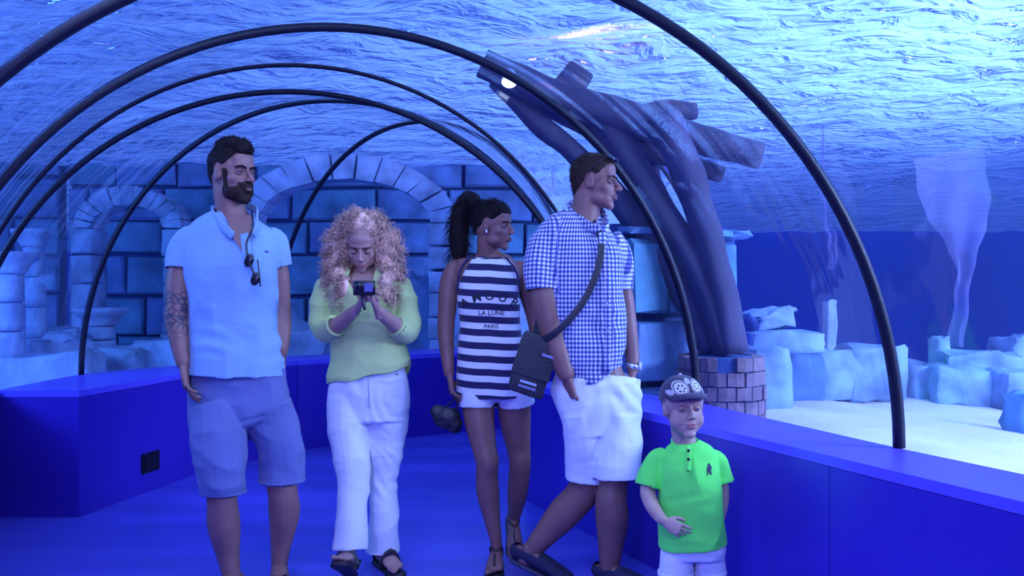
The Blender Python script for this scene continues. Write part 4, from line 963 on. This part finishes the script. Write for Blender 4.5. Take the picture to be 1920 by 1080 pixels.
    # keep the face clear
    L = ((V - f.hp) @ f.Rm) / f.sc; face = (L[:, 1] > .030) & (np.abs(L[:, 0]) < .050 - .5 * np.maximum(0, L[:, 2] - .015)) & (L[:, 2] < .052)
    F = [q for q in F if not any(face[i] for i in q)]
    hr = make('hair', V, F, HBLOND, f.root)
    use = np.unique(np.concatenate([np.array(q) for q in F])); N = normals(V, F); rg = np.random.default_rng(5); idx = rg.choice(use, 2600)
    side = np.stack([.5 * np.sign(V[idx, 0] - f.hp[0]), np.zeros(len(idx)), -.5 * np.ones(len(idx))], 1)
    ok = ~((np.abs(L[idx, 0]) < .056) & (L[idx, 1] > .0) & (L[idx, 2] < .056))
    strands(V[idx][ok], (N[idx] * .42 + side)[ok], .060, .0020, .0085, 1.9, .35, HBLOND, 'curls', hr, 16, .25, 3, 6)
    # the compact camera she holds
    c = f.p(683, 540, -.335); g = empty('camera', tuple(c), 'small dark camera held in both hands of the curly-haired woman', 'camera')
    make('camera_body', *rough_block(c, (.088, .030, .060), .15, .001, 1, 3), BLACK, g)
    make('lens_ring', *tube([c + [-.016, -.012, .008], c + [-.018, -.032, .010]], [.020, .018], ref=(0, 0, 1), seg=20, sub=2, cap='flat'), BLACK, g)
    make('screen', *box(c + np.array([.020, -.019, .002]), (.034, .003, .034), .15), solid('screen_glow', (.1, .1, .3), .2), g, False)
    make('wrist_strap', *tube([c + [-.01, 0, -.03], c + [-.004, -.004, -.055], c + [.002, -.004, -.085]], [(.005, .003), (.006, .003), (.007, .004)], seg=8), BLACK, g)
    make('bracelet', *tube([f.p(716, 590, -.20) + np.array([.026 * math.cos(a), .02 * math.sin(a), .02 * math.cos(a)]) for a in np.linspace(0, 2 * PI, 24)], [.0025] * 24, ref=(.3, .4, 1), seg=6, sub=1, cap='none'), M['steel'], f.root)
curly_woman()

def pattern_mat(name, kind):
    m, nt, b = newmat(name); b.inputs['Roughness'].default_value = .85; b.inputs['Sheen Weight'].default_value = .15
    at = nt.nodes.new('ShaderNodeAttribute'); at.attribute_name = 'pat'; sp = nt.nodes.new('ShaderNodeSeparateXYZ'); link(nt, at, 'Vector', sp, 0)
    def stripe(out, per, duty, ph=0):
        a = nt.nodes.new('ShaderNodeMath'); a.operation = 'MULTIPLY_ADD'; a.inputs[1].default_value = 1 / per; a.inputs[2].default_value = 50 + ph; link(nt, sp, out, a, 0)
        f = nt.nodes.new('ShaderNodeMath'); f.operation = 'FRACT'; link(nt, a, 0, f, 0)
        c = nt.nodes.new('ShaderNodeMath'); c.operation = 'LESS_THAN'; c.inputs[1].default_value = duty; link(nt, f, 0, c, 0); return c
    x = nt.nodes.new('ShaderNodeMix'); x.data_type = 'RGBA'
    if kind == 'stripes':
        c = stripe('Y', .0585, .52, .3); link(nt, c, 0, x, 0); x.inputs[6].default_value = (.78, .78, .85, 1); x.inputs[7].default_value = (.012, .010, .07, 1)
    else:
        c = stripe('X', .0185, .48); d = stripe('Y', .0185, .48); ad = nt.nodes.new('ShaderNodeMath'); ad.operation = 'ADD'; link(nt, c, 0, ad, 0); link(nt, d, 0, ad, 1)
        h = nt.nodes.new('ShaderNodeMath'); h.operation = 'MULTIPLY'; h.inputs[1].default_value = .5; link(nt, ad, 0, h, 0)
        nt.nodes.remove(x); x = nt.nodes.new('ShaderNodeValToRGB'); link(nt, h, 0, x, 0); x.color_ramp.interpolation = 'CONSTANT'
        e = x.color_ramp.elements; e[0].color = (.76, .78, .88, 1); e[1].position = .75; e[1].color = (.03, .03, .20, 1); q = e.new(.3); q.color = (.15, .17, .46, 1)
        link(nt, x, 0, b, 'Base Color'); return m
    link(nt, x, 2, b, 'Base Color'); return m

# --- woman in the striped top
def striped_woman():
    f = Fig(3.88, 918, 'dark-haired woman with a ponytail in a navy and white striped sleeveless top, looking right')
    f.skinmat = SK2; nb = f.p(912, 492, .04)
    f.set_head(f.p(925, 424, 0), 68, 4, 0, .94, nb, .046, female=True, voxel=.0026)
    f.skin += [f.torso([(866, 972, 650, .085, .03), (866, 966, 600, .09, .03), (858, 972, 540, .10, .03), (850, 980, 505, .085, .035), (868, 966, 488, .06, .04), (892, 940, 476, .05, .04)], cap='round'),
               f.limb([(853, 502, 17, .04), (843, 530, 19, .04), (838, 580, 17.5, .03), (836, 620, 16, .02), (838, 660, 13.5, .0), (842, 700, 10, -.03)]),
               f.limb([(976, 504, 17, .04), (985, 530, 18, .06), (995, 570, 16, .08), (1004, 605, 15, .08), (1008, 650, 12, .05), (1006, 690, 10, .02)]),
               f.limb([(895, 740, 32, .0, .9), (899, 790, 28.5, -.02), (908, 840, 23, -.05), (914, 866, 21.5, -.065), (913, 890, 20.5, -.05), (915, 925, 21.5, -.03, 1.1), (922, 970, 16, -.03), (930, 1015, 11, -.04), (931, 1030, 11.5, -.04)]),
               f.limb([(963, 740, 33, .02, .9), (966, 790, 30, .05), (972, 840, 23, .07), (975, 868, 21, .07), (973, 895, 20.5, .10), (970, 925, 20, .14, 1.1), (966, 955, 15, .18), (962, 978, 10.5, .21)])]
    w = f.p(843, 703, -.035); f.fine.append((hand_parts(w, f.p(850, 755, -.05) - w, (1, .1, 0), 1, .9, .38, wr=.021, fore=.03), .0024, 2))
    w = f.p(1006, 693, .02); f.fine.append((hand_parts(w, f.p(1000, 745, .0) - w, (-1, .1, 0), -1, .9, .38, wr=.021, fore=.03), .0026, 2))
    fp, h1, t1, u1, s1 = foot_parts(f.p(931, 1034, -.04), .018, (-.05, -1), .9, r=.024); f.fine.append((fp, .003, 2))
    fp, h2, t2, u2, s2 = foot_parts(f.p(961, 975, .215), .135, (.12, -1), .9, pitch=.72, r=.024); f.fine.append((fp, .003, 2))
    f.skin += [f.limb([(910, 650, 30, .03), (895, 745, 28, .0)]), f.limb([(940, 650, 30, .03), (963, 745, 28, .02)])]
    f.body(SK2); f.face(HDARK, thick=.003)
    hs = f.shell('hair', hair_region(.060, .012, -.045), .012, HDARK, 60, .1)
    fuzz(hs, 1100, .030, .0008, HDARK, tuple(f.Rm @ np.array([0, -.9, .35])), 8, rnd=.12)
    Q = [f.p(893, 385, .03), f.p(880, 372, .05), f.p(866, 395, .07), f.p(861, 430, .07), f.p(860, 470, .06), f.p(857, 498, .05)]
    V, F = tube(Q, [.030, .036, .042, .042, .036, .012], seg=20, sub=6); V = folds(V, F, .008, (30, 30, 9), 3)
    pt = make('ponytail', V, F, HDARK, hs); fuzz(pt, 900, .075, .0009, HDARK, (-.1, 0, -1.1), 9, curl=(.004, 1.5), npts=8, rnd=.2, grav=.2)
    make('hair_tie', *ell(f.p(896, 386, .03), (.018, .02, .02)), BLACK, hs)
    make('earring', *ell(f.tow(np.array([[.078, .0, -.030]]))[0], (.005, .005, .008)), solid('white_pearl', (.8, .8, .85), .3), f.root)
    ST = pattern_mat('striped_jersey', 'stripes'); NV = fabric('navy_trim', (.012, .010, .07)); WH = fabric('white_shorts', (.74, .75, .84))
    rows = [(856, 990, 744, .115, .02), (856, 988, 700, .115, .02), (858, 981, 650, .112, .025), (863, 974, 605, .105, .03), (858, 974, 560, .113, .02), (862, 972, 525, .113, .02), (868, 963, 500, .092, .03), (878, 950, 482, .066, .035)]
    tor = f.torso(rows)
    cz = f.p(918, 0)[0]
    sh = cloth('striped_top', [tor], .004, ST, f.root, .0035, (6, 6, 5), [(f.p(923, 744, .02), (0, 0, -1), .3), (f.p(914, 482, .035), (0, 0, 1), .2)], 31, .004, (3, 3, 3),
               uv=lambda V: np.stack([V[:, 0], V[:, 2] + .10 * np.maximum(0, (V[:, 0] - cz)) - .35 * (V[:, 0] - cz) ** 2], 1))
    V = np.array([v.co[:] for v in sh.data.vertices]) + np.array(f.root.location)
    # navy neck and armhole bindings
    th = np.linspace(0, 2 * PI, 40); Q = np.array([f.p(914, 481, .035) + np.array([math.cos(a) * f.r(33), math.sin(a) * .060, .012 * math.sin(a)]) for a in th])
    make('neck_binding', *tube(Q, [(.007, .006)] * 40, ref=(0, 0, 1), seg=8, sub=1, cap='none'), NV, sh)
    for pts in ([(879, 483, -.035), (866, 500, -.045), (860, 520, -.05), (857, 545, -.03)], [(949, 483, -.035), (963, 500, -.045), (971, 520, -.05), (974, 545, -.03)]):
        make('armhole_binding', *tube([f.p(*q) for q in pts], [(.005, .005)] * 4, seg=8), NV, sh)
    # printed lettering
    R_, U_ = np.array([1, 0, 0]), np.array([0, 0, 1.]); TX = solid('print_black', (.008, .008, .02), .7)
    for k, ch in enumerate('AMOUR'):
        t, q = text2d(ch, .056, 2); a = (2 - k) * .27; ca, sa = math.cos(a), math.sin(a); R0 = .20
        t = t @ np.array([[ca, sa], [-sa, ca]]) + np.array([-R0 * math.sin(a), R0 * math.cos(a) - R0])
        decal('printed_letter', t, q, f.p(919, 562), R_, U_, (0, 1, 0), sh, TX, sh)
    for txt, y, sz in (('LA LUNE', 590, .030), ('PARIS', 614, .026)):
        t, q = text2d(txt, sz, 1); decal('printed_words', t, q, f.p(922, y), R_, U_, (0, 1, 0), sh, TX, sh)
    hip = f.torso([(862, 993, 715, .10, .02), (863, 996, 745, .10, .02), (868, 994, 758, .10, .01)])
    l1 = f.limb([(893, 725, 33, .0), (893, 745, 34, -.005), (893, 764, 33.5, -.01)], cap='flat'); l2 = f.limb([(965, 725, 34, .02), (966, 742, 34.5, .02), (968, 758, 34, .025)], cap='flat')
    cloth('shorts', [hip, l1, l2], .005, WH, f.root, .004, (9, 9, 9), [(f.p(893, 764, -.01), (0, 0, -1), .1), (f.p(968, 758, .025), (0, 0, -1), .1)], 3)
    for i, (h, tp, un, sd) in enumerate(((h1, t1, u1, s1), (h2, t2, u2, s2))):
        e = empty('sandal', (0, 0, 0)); e.parent = f.root; e.location = Vector((h[0], h[1], 0)) - f.root.location; e.location.z = 0
        sole_box(h - un * .006, tp, un, sd, .9, th=.014, mat=LEATHER, parent=e)
        for pp in ([(.20, .030, .0), (.15, .055, .004), (.09, .066, .0)], [(.14, .004, .040), (.12, .052, .018), (.12, .054, -.018), (.14, .004, -.040)], [(.03, .03, .030), (.075, .082, .028), (.10, .074, 0), (.075, .082, -.028), (.03, .03, -.030)], [(.18, .004, .044), (.17, .036, .0), (.18, .004, -.040)]):
            make('strap', *tube([h + tp * a * .9 + un * b * .9 + sd * c * .9 for a, b, c in pp], [(.0045, .003)] * len(pp), ref=(.1, .2, 1), seg=8), LEATHER, e)
    # the dark bag in her hand
    c = f.p(838, 783, -.04); g = empty('handbag', tuple(c), 'small dark crumpled handbag hanging from the hand of the striped-top woman', 'bag')
    V, F = fuse([ell(c + [0, 0, 0], (.062, .035, .050)), ell(c + [.035, 0, -.03], (.035, .028, .040)), ell(c + [-.040, 0, .028], (.034, .022, .028))], .005, 3); V = folds(V, F, .006, (22, 22, 22), 4)
    make('bag_body', V, F, LEATHER, g)
    make('bag_strap', *tube([c + [.045, -.01, .02], f.p(858, 768, -.06), f.p(854, 745, -.07), f.p(848, 752, -.06), c + [-.01, -.01, .045]], [.004] * 5, seg=8), LEATHER, g)
striped_woman()

# --- man in the checked shirt
def checked_man():
    f = Fig(3.64, 1115, 'man in a blue checked shirt and white shorts, hands in pockets, looking right')
    f.skinmat = SK2; nb = f.p(1092, 440, .02)
    f.set_head(f.p(1116, 342, 0), 70, 3, 0, 1.02, nb, .064, voxel=.0026)
    f.skin += [f.torso([(1040, 1160, 640, .10, .03), (1036, 1152, 560, .10, .03), (1034, 1148, 480, .09, .03), (1052, 1136, 440, .07, .04), (1072, 1124, 415, .05, .03)], cap='round'),
               f.limb([(1034, 465, 15, -.0), (1020, 505, 21, -.03), (1021, 550, 26, -.04), (1030, 590, 26, -.045), (1037, 620, 25, -.05), (1048, 660, 22, -.07), (1061, 700, 16.5, -.09)]),
               f.limb([(1148, 465, 12, .10), (1164, 510, 15, .12), (1172, 560, 17, .12), (1178, 610, 17, .11), (1185, 660, 14, .06), (1187, 692, 12, .03)]),
               f.limb([(1152, 860, 28, -.04), (1150, 905, 28, -.05), (1146, 940, 30, -.06), (1148, 975, 31, -.05, 1.1), (1145, 1030, 23, -.05), (1142, 1080, 16, -.05), (1142, 1092, 16, -.05)]),
               f.limb([(1110, 850, 30, .04), (1104, 900, 32, .045), (1086, 932, 31, .05), (1055, 965, 31, .06), (1020, 1005, 23, .06), (992, 1038, 17, .06), (986, 1046, 17, .06)], ref=(0, -1, 0))]
    w = f.p(1062, 703, -.09); f.fine.append((hand_parts(w, f.p(1072, 755, -.07) - w, (1, .5, 0), 1, 1.0, .3, wr=.028, fore=.03), .0024, 2))
    w = f.p(1187, 695, .03); f.fine.append((hand_parts(w, f.p(1180, 750, .0) - w, (-1, .2, 0), -1, 1.0, .3, wr=.026, fore=.03), .0026, 2))
    fp, h1, t1, u1, s1 = foot_parts(f.p(1142, 1096, -.05), .02, (.75, -.7), 1.03, r=.034); f.fine.append((fp, .003, 2))
    fp, h2, t2, u2, s2 = foot_parts(f.p(986, 1048, .06), .075, (.95, -.35), 1.03, pitch=.33, r=.034); f.fine.append((fp, .003, 2))
    f.skin += [f.limb([(1120, 640, 30, .03), (1150, 760, 32, -.01), (1151, 870, 24, -.04)]), f.limb([(1090, 640, 30, .03), (1100, 760, 32, .01), (1108, 860, 24, .04)])]
    f.body(SK2); f.face(HBROWN, thick=.0035)
    hs = f.shell('hair', hair_region(.074, .008, -.062), .009, HBROWN, 80, .1); fuzz(hs, 1800, .010, .0009, HBROWN, tuple(f.Rm @ np.array([0, .3, .2])), 12)
    GI = pattern_mat('checked_cotton', 'gingham')
    rows = [(1066, 1172, 706, .135, .02), (1040, 1172, 680, .135, .02), (1022, 1174, 640, .135, .02), (1012, 1172, 590, .13, .02), (1004, 1170, 540, .13, .02), (998, 1168, 490, .13, .02), (1000, 1164, 455, .115, .025), (1016, 1158, 432, .098, .03), (1038, 1146, 414, .08, .035), (1062, 1130, 400, .068, .03), (1072, 1124, 392, .062, .025)]
    tor = f.torso(rows)
    aL = [(1040, 440, 26, .01), (1022, 460, 32, .0), (1016, 500, 34, -.02), (1018, 545, 33, -.035)]
    aR = [(1145, 446, 22, .08), (1158, 470, 24, .10), (1166, 510, 24, .12), (1168, 545, 22, .12)]
    c0 = f.p(1085, 550, .02); sa, sb = f.p(1024, 450, 0), f.p(1018, 550, -.035)
    def uv(V):
        a = np.arctan2(V[:, 0] - c0[0], -(V[:, 1] - c0[1])); T = np.stack([a * .17, V[:, 2]], 1)
        ax = nrm(sb - sa); h = (V - sa) @ ax; q = V - sa - h[:, None] * ax; a2 = np.arctan2(q[:, 0], -q[:, 1]); S = np.stack([a2 * .075, -h], 1)
        isl = (V[:, 0] < f.p(1050, 0, 0)[0]) & (np.linalg.norm(q, axis=1) < .090) & (V[:, 2] > f.p(0, 552)[2]) & (V[:, 0] < sa[0] + .06); T[isl] = S[isl]; return T
    def mf(V):
        z = V[:, 2]; x = V[:, 0] - f.p(1140, 0)[0]; return .005 * np.exp(-((z - 1.13) / .08) ** 2 - (x / .07) ** 2) * np.sin(60 * z + 50 * x) + .003 * np.sin(z * 60 + 9 * nz(V, (4, 4, 4), 6)) * np.exp(-((z - .92) / .09) ** 2)
    sh = cloth('checked_shirt', [tor, f.limb(aL, cap='flat'), f.limb(aR, cap='flat')], .0045, GI, f.root, .006, (6, 6, 6), [(f.p(1119, 706, .02), (0, 0, -1), .25), (f.p(1018, 545, -.035), (0, 0, -1), .1), (f.p(1168, 545, .12), (0, 0, -1), .08), (f.p(1098, 392, .025), (0, 0, 1), .1)], 41, .004, (3, 3, 3), extra=mf, uv=uv)
    for pts in ([(1066, 385, .07), (1072, 398, .0), (1092, 416, -.05), (1112, 428, -.085), (1122, 424, -.095)], [(1066, 385, .07), (1095, 376, .10), (1126, 395, .06), (1136, 410, .0), (1140, 428, -.05), (1130, 432, -.08)]):
        o = make('collar', *tube([f.p(*q) for q in pts], [(.005, .016)] * 2 + [(.005, .020)] * (len(pts) - 2), ref=(0, 0, 1), seg=10, sub=4, power=2.6), GI, sh)
        V = np.array([v.co[:] for v in o.data.vertices]); attr2(o.data, 'pat', np.stack([V[:, 0] - V[:, 1] * .6, V[:, 2]], 1))
    o = make('button_placket', *tube([f.p(1128, 436, -.10), f.p(1138, 520, -.115), f.p(1142, 620, -.122), f.p(1138, 700, -.12)], [(.016, .004)] * 4, seg=10, power=4, cap='flat'), GI, sh)
    V = np.array([v.co[:] for v in o.data.vertices]); attr2(o.data, 'pat', V[:, [0, 2]])
    for y in (470, 520, 570, 620, 670): make('button', *ell(f.p(1134 + (y - 470) * .04, y, -.124), (.005, .003, .005), nu=12, nv=6), solid('shirt_button', (.5, .5, .65), .4), sh)
    WH = fabric('white_shorts_cotton', (.80, .81, .86), .85, .3, .15, .03)
    hip = f.torso([(1046, 1190, 698, .12, .02), (1034, 1200, 720, .125, .02), (1046, 1203, 770, .125, .01), (1056, 1202, 815, .11, .0)])
    l1 = f.limb([(1156, 780, 46, -.01), (1157, 830, 47, -.03), (1157, 870, 48, -.045), (1157, 896, 48.5, -.05)], cap='flat'); l2 = f.limb([(1095, 770, 48, .0), (1103, 830, 46, .01), (1105, 870, 46, .03), (1104, 898, 45.5, .035)], cap='flat')
    def wf(V): return .004 * np.sin(55 * (V[:, 2] + .8 * np.abs(V[:, 0] - f.p(1140, 0)[0])) + 7 * nz(V, (5, 5, 5), 1)) * np.exp(-((V[:, 2] - .78) / .14) ** 2)
    so = cloth('white_shorts', [hip, l1, l2], .005, WH, f.root, .006, (6, 6, 5), [(f.p(1158, 896, -.055), (0, 0, -1), .115), (f.p(1104, 898, .035), (0, 0, -1), .115)], 17, .004, (4, 4, 4), extra=wf)
    SH = solid('navy_canvas', (.015, .012, .05), .8, bump=.3, bscale=200); SO = solid('shoe_sole', (.03, .03, .08), .6)
    shoe(f, h1, t1, u1, s1, 1.03, SH, SO); shoe(f, h2, t2, u2, s2, 1.03, SH, SO)
    # sunglasses pushed up on his head, watch, shoulder bag
    T = lambda *q: [x for x in f.tow(np.array(q, float))]
    g = empty('sunglasses', tuple(T((0, .06, .1))[0]), 'dark sunglasses pushed up on top of the head of the man in the checked shirt', 'sunglasses')
    for s in (1, -1):
        make('temple_arm', *tube(T((s * .082, -.012, .028), (s * .084, .01, .058), (s * .078, .045, .085)), [.0028] * 3, seg=8), BLACK, g)
        make('lens', *ell(T((s * .034, .070, .098))[0], (.020, .020, .010), rot=(.2, .5, 0)), solid('dark_lens', (.01, .01, .03), .08), g)
    make('bridge', *tube(T((-.02, .085, .095), (0, .086, .099), (.02, .085, .095)), [.003] * 3, seg=8), BLACK, g)
    c = f.p(1186, 686, .035); wt = empty('wristwatch', tuple(c), 'pale wristwatch on the far wrist of the man in the checked shirt', 'watch')
    th = np.linspace(0, 2 * PI, 28); make('watch_band', *tube([c + np.array([.029 * math.cos(a), .031 * math.sin(a), -.006 * math.cos(a)]) for a in th], [(.003, .010)] * 28, ref=(0, 0, 1), seg=8, sub=1, cap='none', power=3), M['steel'], wt)
    make('watch_face', *tube([c + [.028, -.012, 0], c + [.036, -.015, 0]], [.018, .017], ref=(0, 0, 1), seg=20, sub=2, cap='flat'), solid('watch_dial', (.6, .65, .8), .2), wt)
    c = f.p(1000, 684, -.06); b = empty('messenger_bag', tuple(c), 'black shoulder bag hanging behind the hip of the man in the checked shirt', 'bag')
    V, F = rough_block((0, 0, 0), (.155, .07, .255), 0, .004, 3, 5); a = -.30; Rr = np.array(Matrix.Rotation(-a, 3, 'Y')); V = V @ Rr.T + c; make('bag_body', V, F, LEATHER, b)
    V, F = rough_block((0, -.038, .035), (.165, .012, .17), 0, .003, 3, 6); make('bag_flap', V @ Rr.T + c, F, LEATHER, b)
    for z, w_, cc in ((-.075, .07, (.35, .38, .7, 1)), (-.095, .075, (.16, .17, .35, 1))): V, F = box((.0, -.040, z), (w_, .004, .010)); make('pale_print', V @ Rr.T + c, F, solid('bag_print', cc, .6), b, False)
    V, F = box((.045, -.046, .055), (.05, .004, .010)); make('clasp', V @ Rr.T + c, F, M['steel'], b, False)
    make('bag_strap', *tube([f.p(1012, 640, -.09), f.p(1040, 625, -.122), f.p(1070, 596, -.132), f.p(1100, 555, -.130), f.p(1122, 500, -.124), f.p(1128, 452, -.102), f.p(1118, 428, -.062), f.p(1100, 405, -.0), f.p(1070, 415, .09), f.p(1030, 520, .17), f.p(1010, 600, .16), f.p(1005, 640, .0)], [(.014, .0025)] * 12, seg=10, power=3), LEATHER, b)
checked_man()

# --- small boy
def small_boy():
    f = Fig(3.02, 1292, 'small boy in a bright green T-shirt, white shorts and patterned cap')
    f.skinmat = SK4; nb = f.p(1284, 838, .03)
    f.set_head(f.p(1280, 764, 0), 9, -2, 2, .90, nb, .040, child=True, voxel=.0024)
    f.skin += [f.torso([(1246, 1346, 960, .07, .03), (1246, 1334, 890, .070, .03), (1252, 1322, 858, .05, .03), (1266, 1304, 838, .036, .03)], cap='round'),
               f.limb([(1240, 862, 9, .03), (1222, 885, 12, .03), (1214, 915, 14.5, .01), (1219, 940, 14.5, -.02), (1231, 962, 12.5, -.06), (1244, 976, 10, -.085)]),
               f.limb([(1332, 864, 9, .04), (1347, 888, 12, .05), (1354, 915, 13.5, .05), (1354, 940, 13, .04), (1350, 965, 11.5, .02), (1346, 985, 9.5, .0)]),
               f.limb([(1266, 1050, 22, .0), (1268, 1085, 19, -.01), (1270, 1110, 18, -.01), (1270, 1140, 17, .0, 1.1), (1271, 1185, 10.5, .0)]),
               f.limb([(1326, 1050, 22, .02), (1325, 1085, 19, .02), (1326, 1110, 18, .02), (1326, 1140, 17, .03, 1.1), (1326, 1185, 10.5, .03)])]
    w = f.p(1245, 977, -.088); f.fine.append((hand_parts(w, f.p(1268, 990, -.105) - w, (.2, .9, -.2), -1, .60, .35, wr=.017, fore=.02, curls=[.2, .35, .5, .6]), .0018, 2))
    w = f.p(1346, 987, .0); f.fine.append((hand_parts(w, f.p(1338, 1025, .0) - w, (-1, .2, 0), -1, .60, .3, wr=.017, fore=.02), .002, 2))
    fp, h1, t1, u1, s1 = foot_parts(f.p(1271, 1188, .0), .015, (-.15, -1), .62, r=.020); f.fine.append((fp, .0024, 2))
    fp, h2, t2, u2, s2 = foot_parts(f.p(1326, 1188, .03), .015, (.2, -1), .62, r=.020); f.fine.append((fp, .0024, 2))
    f.skin += [f.limb([(1280, 955, 18, .03), (1268, 1060, 18, .0)]), f.limb([(1310, 955, 18, .03), (1326, 1060, 18, .02)])]
    f.body(SK4); f.face(HBLOND, thick=.0022, iris=(.02, .025, .05), wide=.0004)
    hs = f.shell('hair', hair_region(.055, .004, -.055), .006, HBLOND, 80, .1)
    GR = fabric('neon_green_cotton', (.15, .99, .13), .85, .25, .1, .03)
    rows = [(1234, 1362, 1021, .100, .02), (1233, 1359, 985, .098, .02), (1232, 1352, 940, .098, .025), (1231, 1348, 895, .10, .025), (1231, 1344, 865, .092, .03), (1236, 1339, 850, .082, .03), (1248, 1324, 838, .068, .03), (1262, 1308, 828, .052, .03)]
    aL = [(1248, 854, 15, .03), (1232, 862, 19, .03), (1221, 885, 22, .025), (1214, 912, 24, .015)]; aR = [(1326, 856, 15, .035), (1342, 865, 18, .04), (1350, 885, 20, .05), (1354, 903, 21.5, .05)]
    sh = cloth('green_shirt', [f.torso(rows), f.limb(aL, cap='flat'), f.limb(aR, cap='flat')], .004, GR, f.root, .005, (9, 9, 8), [(f.p(1298, 1021, .02), (0, 0, -1), .2), (f.p(1214, 912, .015), f.p(1214, 912, .015) - f.p(1221, 885, .025), .07), (f.p(1354, 903, .05), f.p(1354, 903, .05) - f.p(1350, 885, .05), .06), (f.p(1285, 828, .03), (0, 0, 1), .047)], 51, .004, (5, 5, 4))
    th = np.linspace(0, 2 * PI, 36); make('neckband', *tube([f.p(1285, 829, .028) + np.array([math.cos(a) * f.r(24), math.sin(a) * .052, .016 * math.sin(a)]) for a in th], [(.006, .006)] * 36, ref=(0, 0, 1), seg=8, sub=1, cap='none'), GR, sh)
    make('placket', *tube([f.p(1290, 836, -.060), f.p(1291, 860, -.074), f.p(1291, 884, -.082)], [(.010, .003)] * 3, seg=8, power=4, cap='flat'), GR, sh)
    for y in (845, 861): make('button', *ell(f.p(1291, y, -.080), (.0055, .003, .0055), nu=12, nv=6), BLACK, sh)
    make('button', *ell(f.p(1291, 880, -.089), (.0055, .003, .0055), nu=12, nv=6), GR, sh)
    # embroidered rider on the chest
    e2 = [(-.004, .018), (0, .022), (.004, .019), (.006, .012), (.010, .008), (.011, .002), (.007, .002), (.006, -.006), (.009, -.014), (.006, -.020), (.002, -.012), (-.001, -.006), (-.004, -.010), (-.006, -.019), (-.009, -.018), (-.008, -.006), (-.009, .002), (-.005, .008)]
    decal('embroidered_rider', e2, [tuple(range(len(e2)))], f.p(1323, 874), (1, 0, 0), (0, 0, 1), (0, 1, 0), sh, solid('rider_thread', (.01, .012, .06), .7), sh, off=.003)
    WH = fabric('boy_shorts_cotton', (.78, .74, .80), .85, .3, .1, .04)
    hip = f.torso([(1240, 1356, 1000, .085, .02), (1238, 1358, 1030, .09, .02), (1244, 1354, 1052, .08, .01)])
    l1 = f.limb([(1268, 1025, 28, .01), (1267, 1050, 30, .0), (1267, 1079, 31.5, -.005)], cap='flat'); l2 = f.limb([(1327, 1025, 28, .02), (1329, 1050, 29, .02), (1330, 1076, 30, .02)], cap='flat')
    so = cloth('white_shorts', [hip, l1, l2], .0045, WH, f.root, .005, (10, 10, 8), [(f.p(1267, 1079, -.005), (0, 0, -1), .08), (f.p(1330, 1076, .02), (0, 0, -1), .08)], 6)
    for c, r_ in ((f.p(1267, 1075, -.005), 32), (f.p(1330, 1072, .02), 30.5)):
        q = c + np.stack([np.cos(th) * f.r(r_), np.sin(th) * f.r(r_), 0 * th], 1); make('turned_hem', *tube(q, [(.004, .010)] * 36, ref=(0, 0, 1), seg=8, sub=1, cap='none', power=3), WH, so)
    SH = solid('boy_shoe', (.5, .5, .6), .7); SO = solid('boy_sole', (.7, .7, .75), .6)
    shoe(f, h1, t1, u1, s1, .62, SH, SO); shoe(f, h2, t2, u2, s2, .62, SH, SO)
    # cap
    cp = empty('cap', tuple(f.hp + [0, 0, .05]), 'dark cap with white wheel emblems worn by the small boy', 'cap')
    CD = fabric('cap_cloth', (.035, .018, .06), .8, .4); CW = fabric('cap_white', (.72, .66, .78), .8, .2)
    V, F = ell((0, -.010, .040), (.086, .106, .088), nu=40, nv=24); C = np.array([V[list(q)].mean(0) for q in F]); lim = .030 + .20 * np.maximum(C[:, 1], 0)
    V = V.copy(); crown = make('crown', f.tow(V), [q for q, c, l in zip(F, C, lim) if c[2] > l], CD, cp)
    # brim
    bV, bF = [], []; n = 24
    for k in range(n + 1):
        a = PI * k / n
        for rr, dz in ((0, 0), (.35, .002), (.7, -.004), (1, -.014)):
            x = math.cos(a) * (.078 - .004 * rr); y = .052 + math.sin(a) ** .9 * (.038 + .060 * rr); z = .066 + dz - .9 * x * x * 2.6
            bV.append((x, y, z))
    for k in range(n):
        for j in range(3): bF.append((k * 4 + j, k * 4 + j + 1, k * 4 + 5 + j, k * 4 + 4 + j))
    m = len(bV); bV += [(x, y, z - .004) for x, y, z in bV]; bF += [tuple(i + m for i in q)[::-1] for q in bF] + [(k * 4 + 3, m + k * 4 + 3, m + k * 4 + 7, k * 4 + 7) for k in range(n)]
    make('brim', f.tow(np.array(bV)), bF, CD, cp)
    make('cap_button', *ell(f.tow(np.array([[0, -.01, .128]]))[0], .006), CW, cp)
    R_, U_ = f.Rm[:, 0] * -1, f.Rm[:, 2]; fw = -f.Rm[:, 1]
    def disc(r0, r1, n=28, m=7):
        V2 = [(math.cos(2 * PI * i / n) * r, math.sin(2 * PI * i / n) * r) for r in np.linspace(r0, r1, m) for i in range(n)]
        return V2, [(q * n + i, q * n + (i + 1) % n, q * n + n + (i + 1) % n, q * n + n + i) for q in range(m - 1) for i in range(n)]
    for cx, cz, rr in ((-.030, .082, .026), (.034, .088, .023), (.070, .070, .012), (-.066, .066, .010), (.002, .108, .010)):
        o = f.tow(np.array([[-cx * 1.0, .0, cz]]))[0]
        V2, F2 = disc(.0006, rr); decal('emblem_disc', V2, F2, o, R_, U_, fw, crown, CW, crown, off=.0012)
        V2, F2 = disc(rr * .80, rr * .90); decal('emblem_ring', V2, F2, o, R_, U_, fw, crown, CD, crown, off=.0024)
        for k in range(6):
            a = 2 * PI * k / 6; V2 = [(math.cos(a) * rr * .42 + math.cos(b) * rr * .13, math.sin(a) * rr * .42 + math.sin(b) * rr * .13) for b in np.linspace(0, 2 * PI, 8, endpoint=False)]
            decal('emblem_petal', V2, [tuple(range(8))], o, R_, U_, fw, crown, CD, crown, off=.0026)
small_boy()
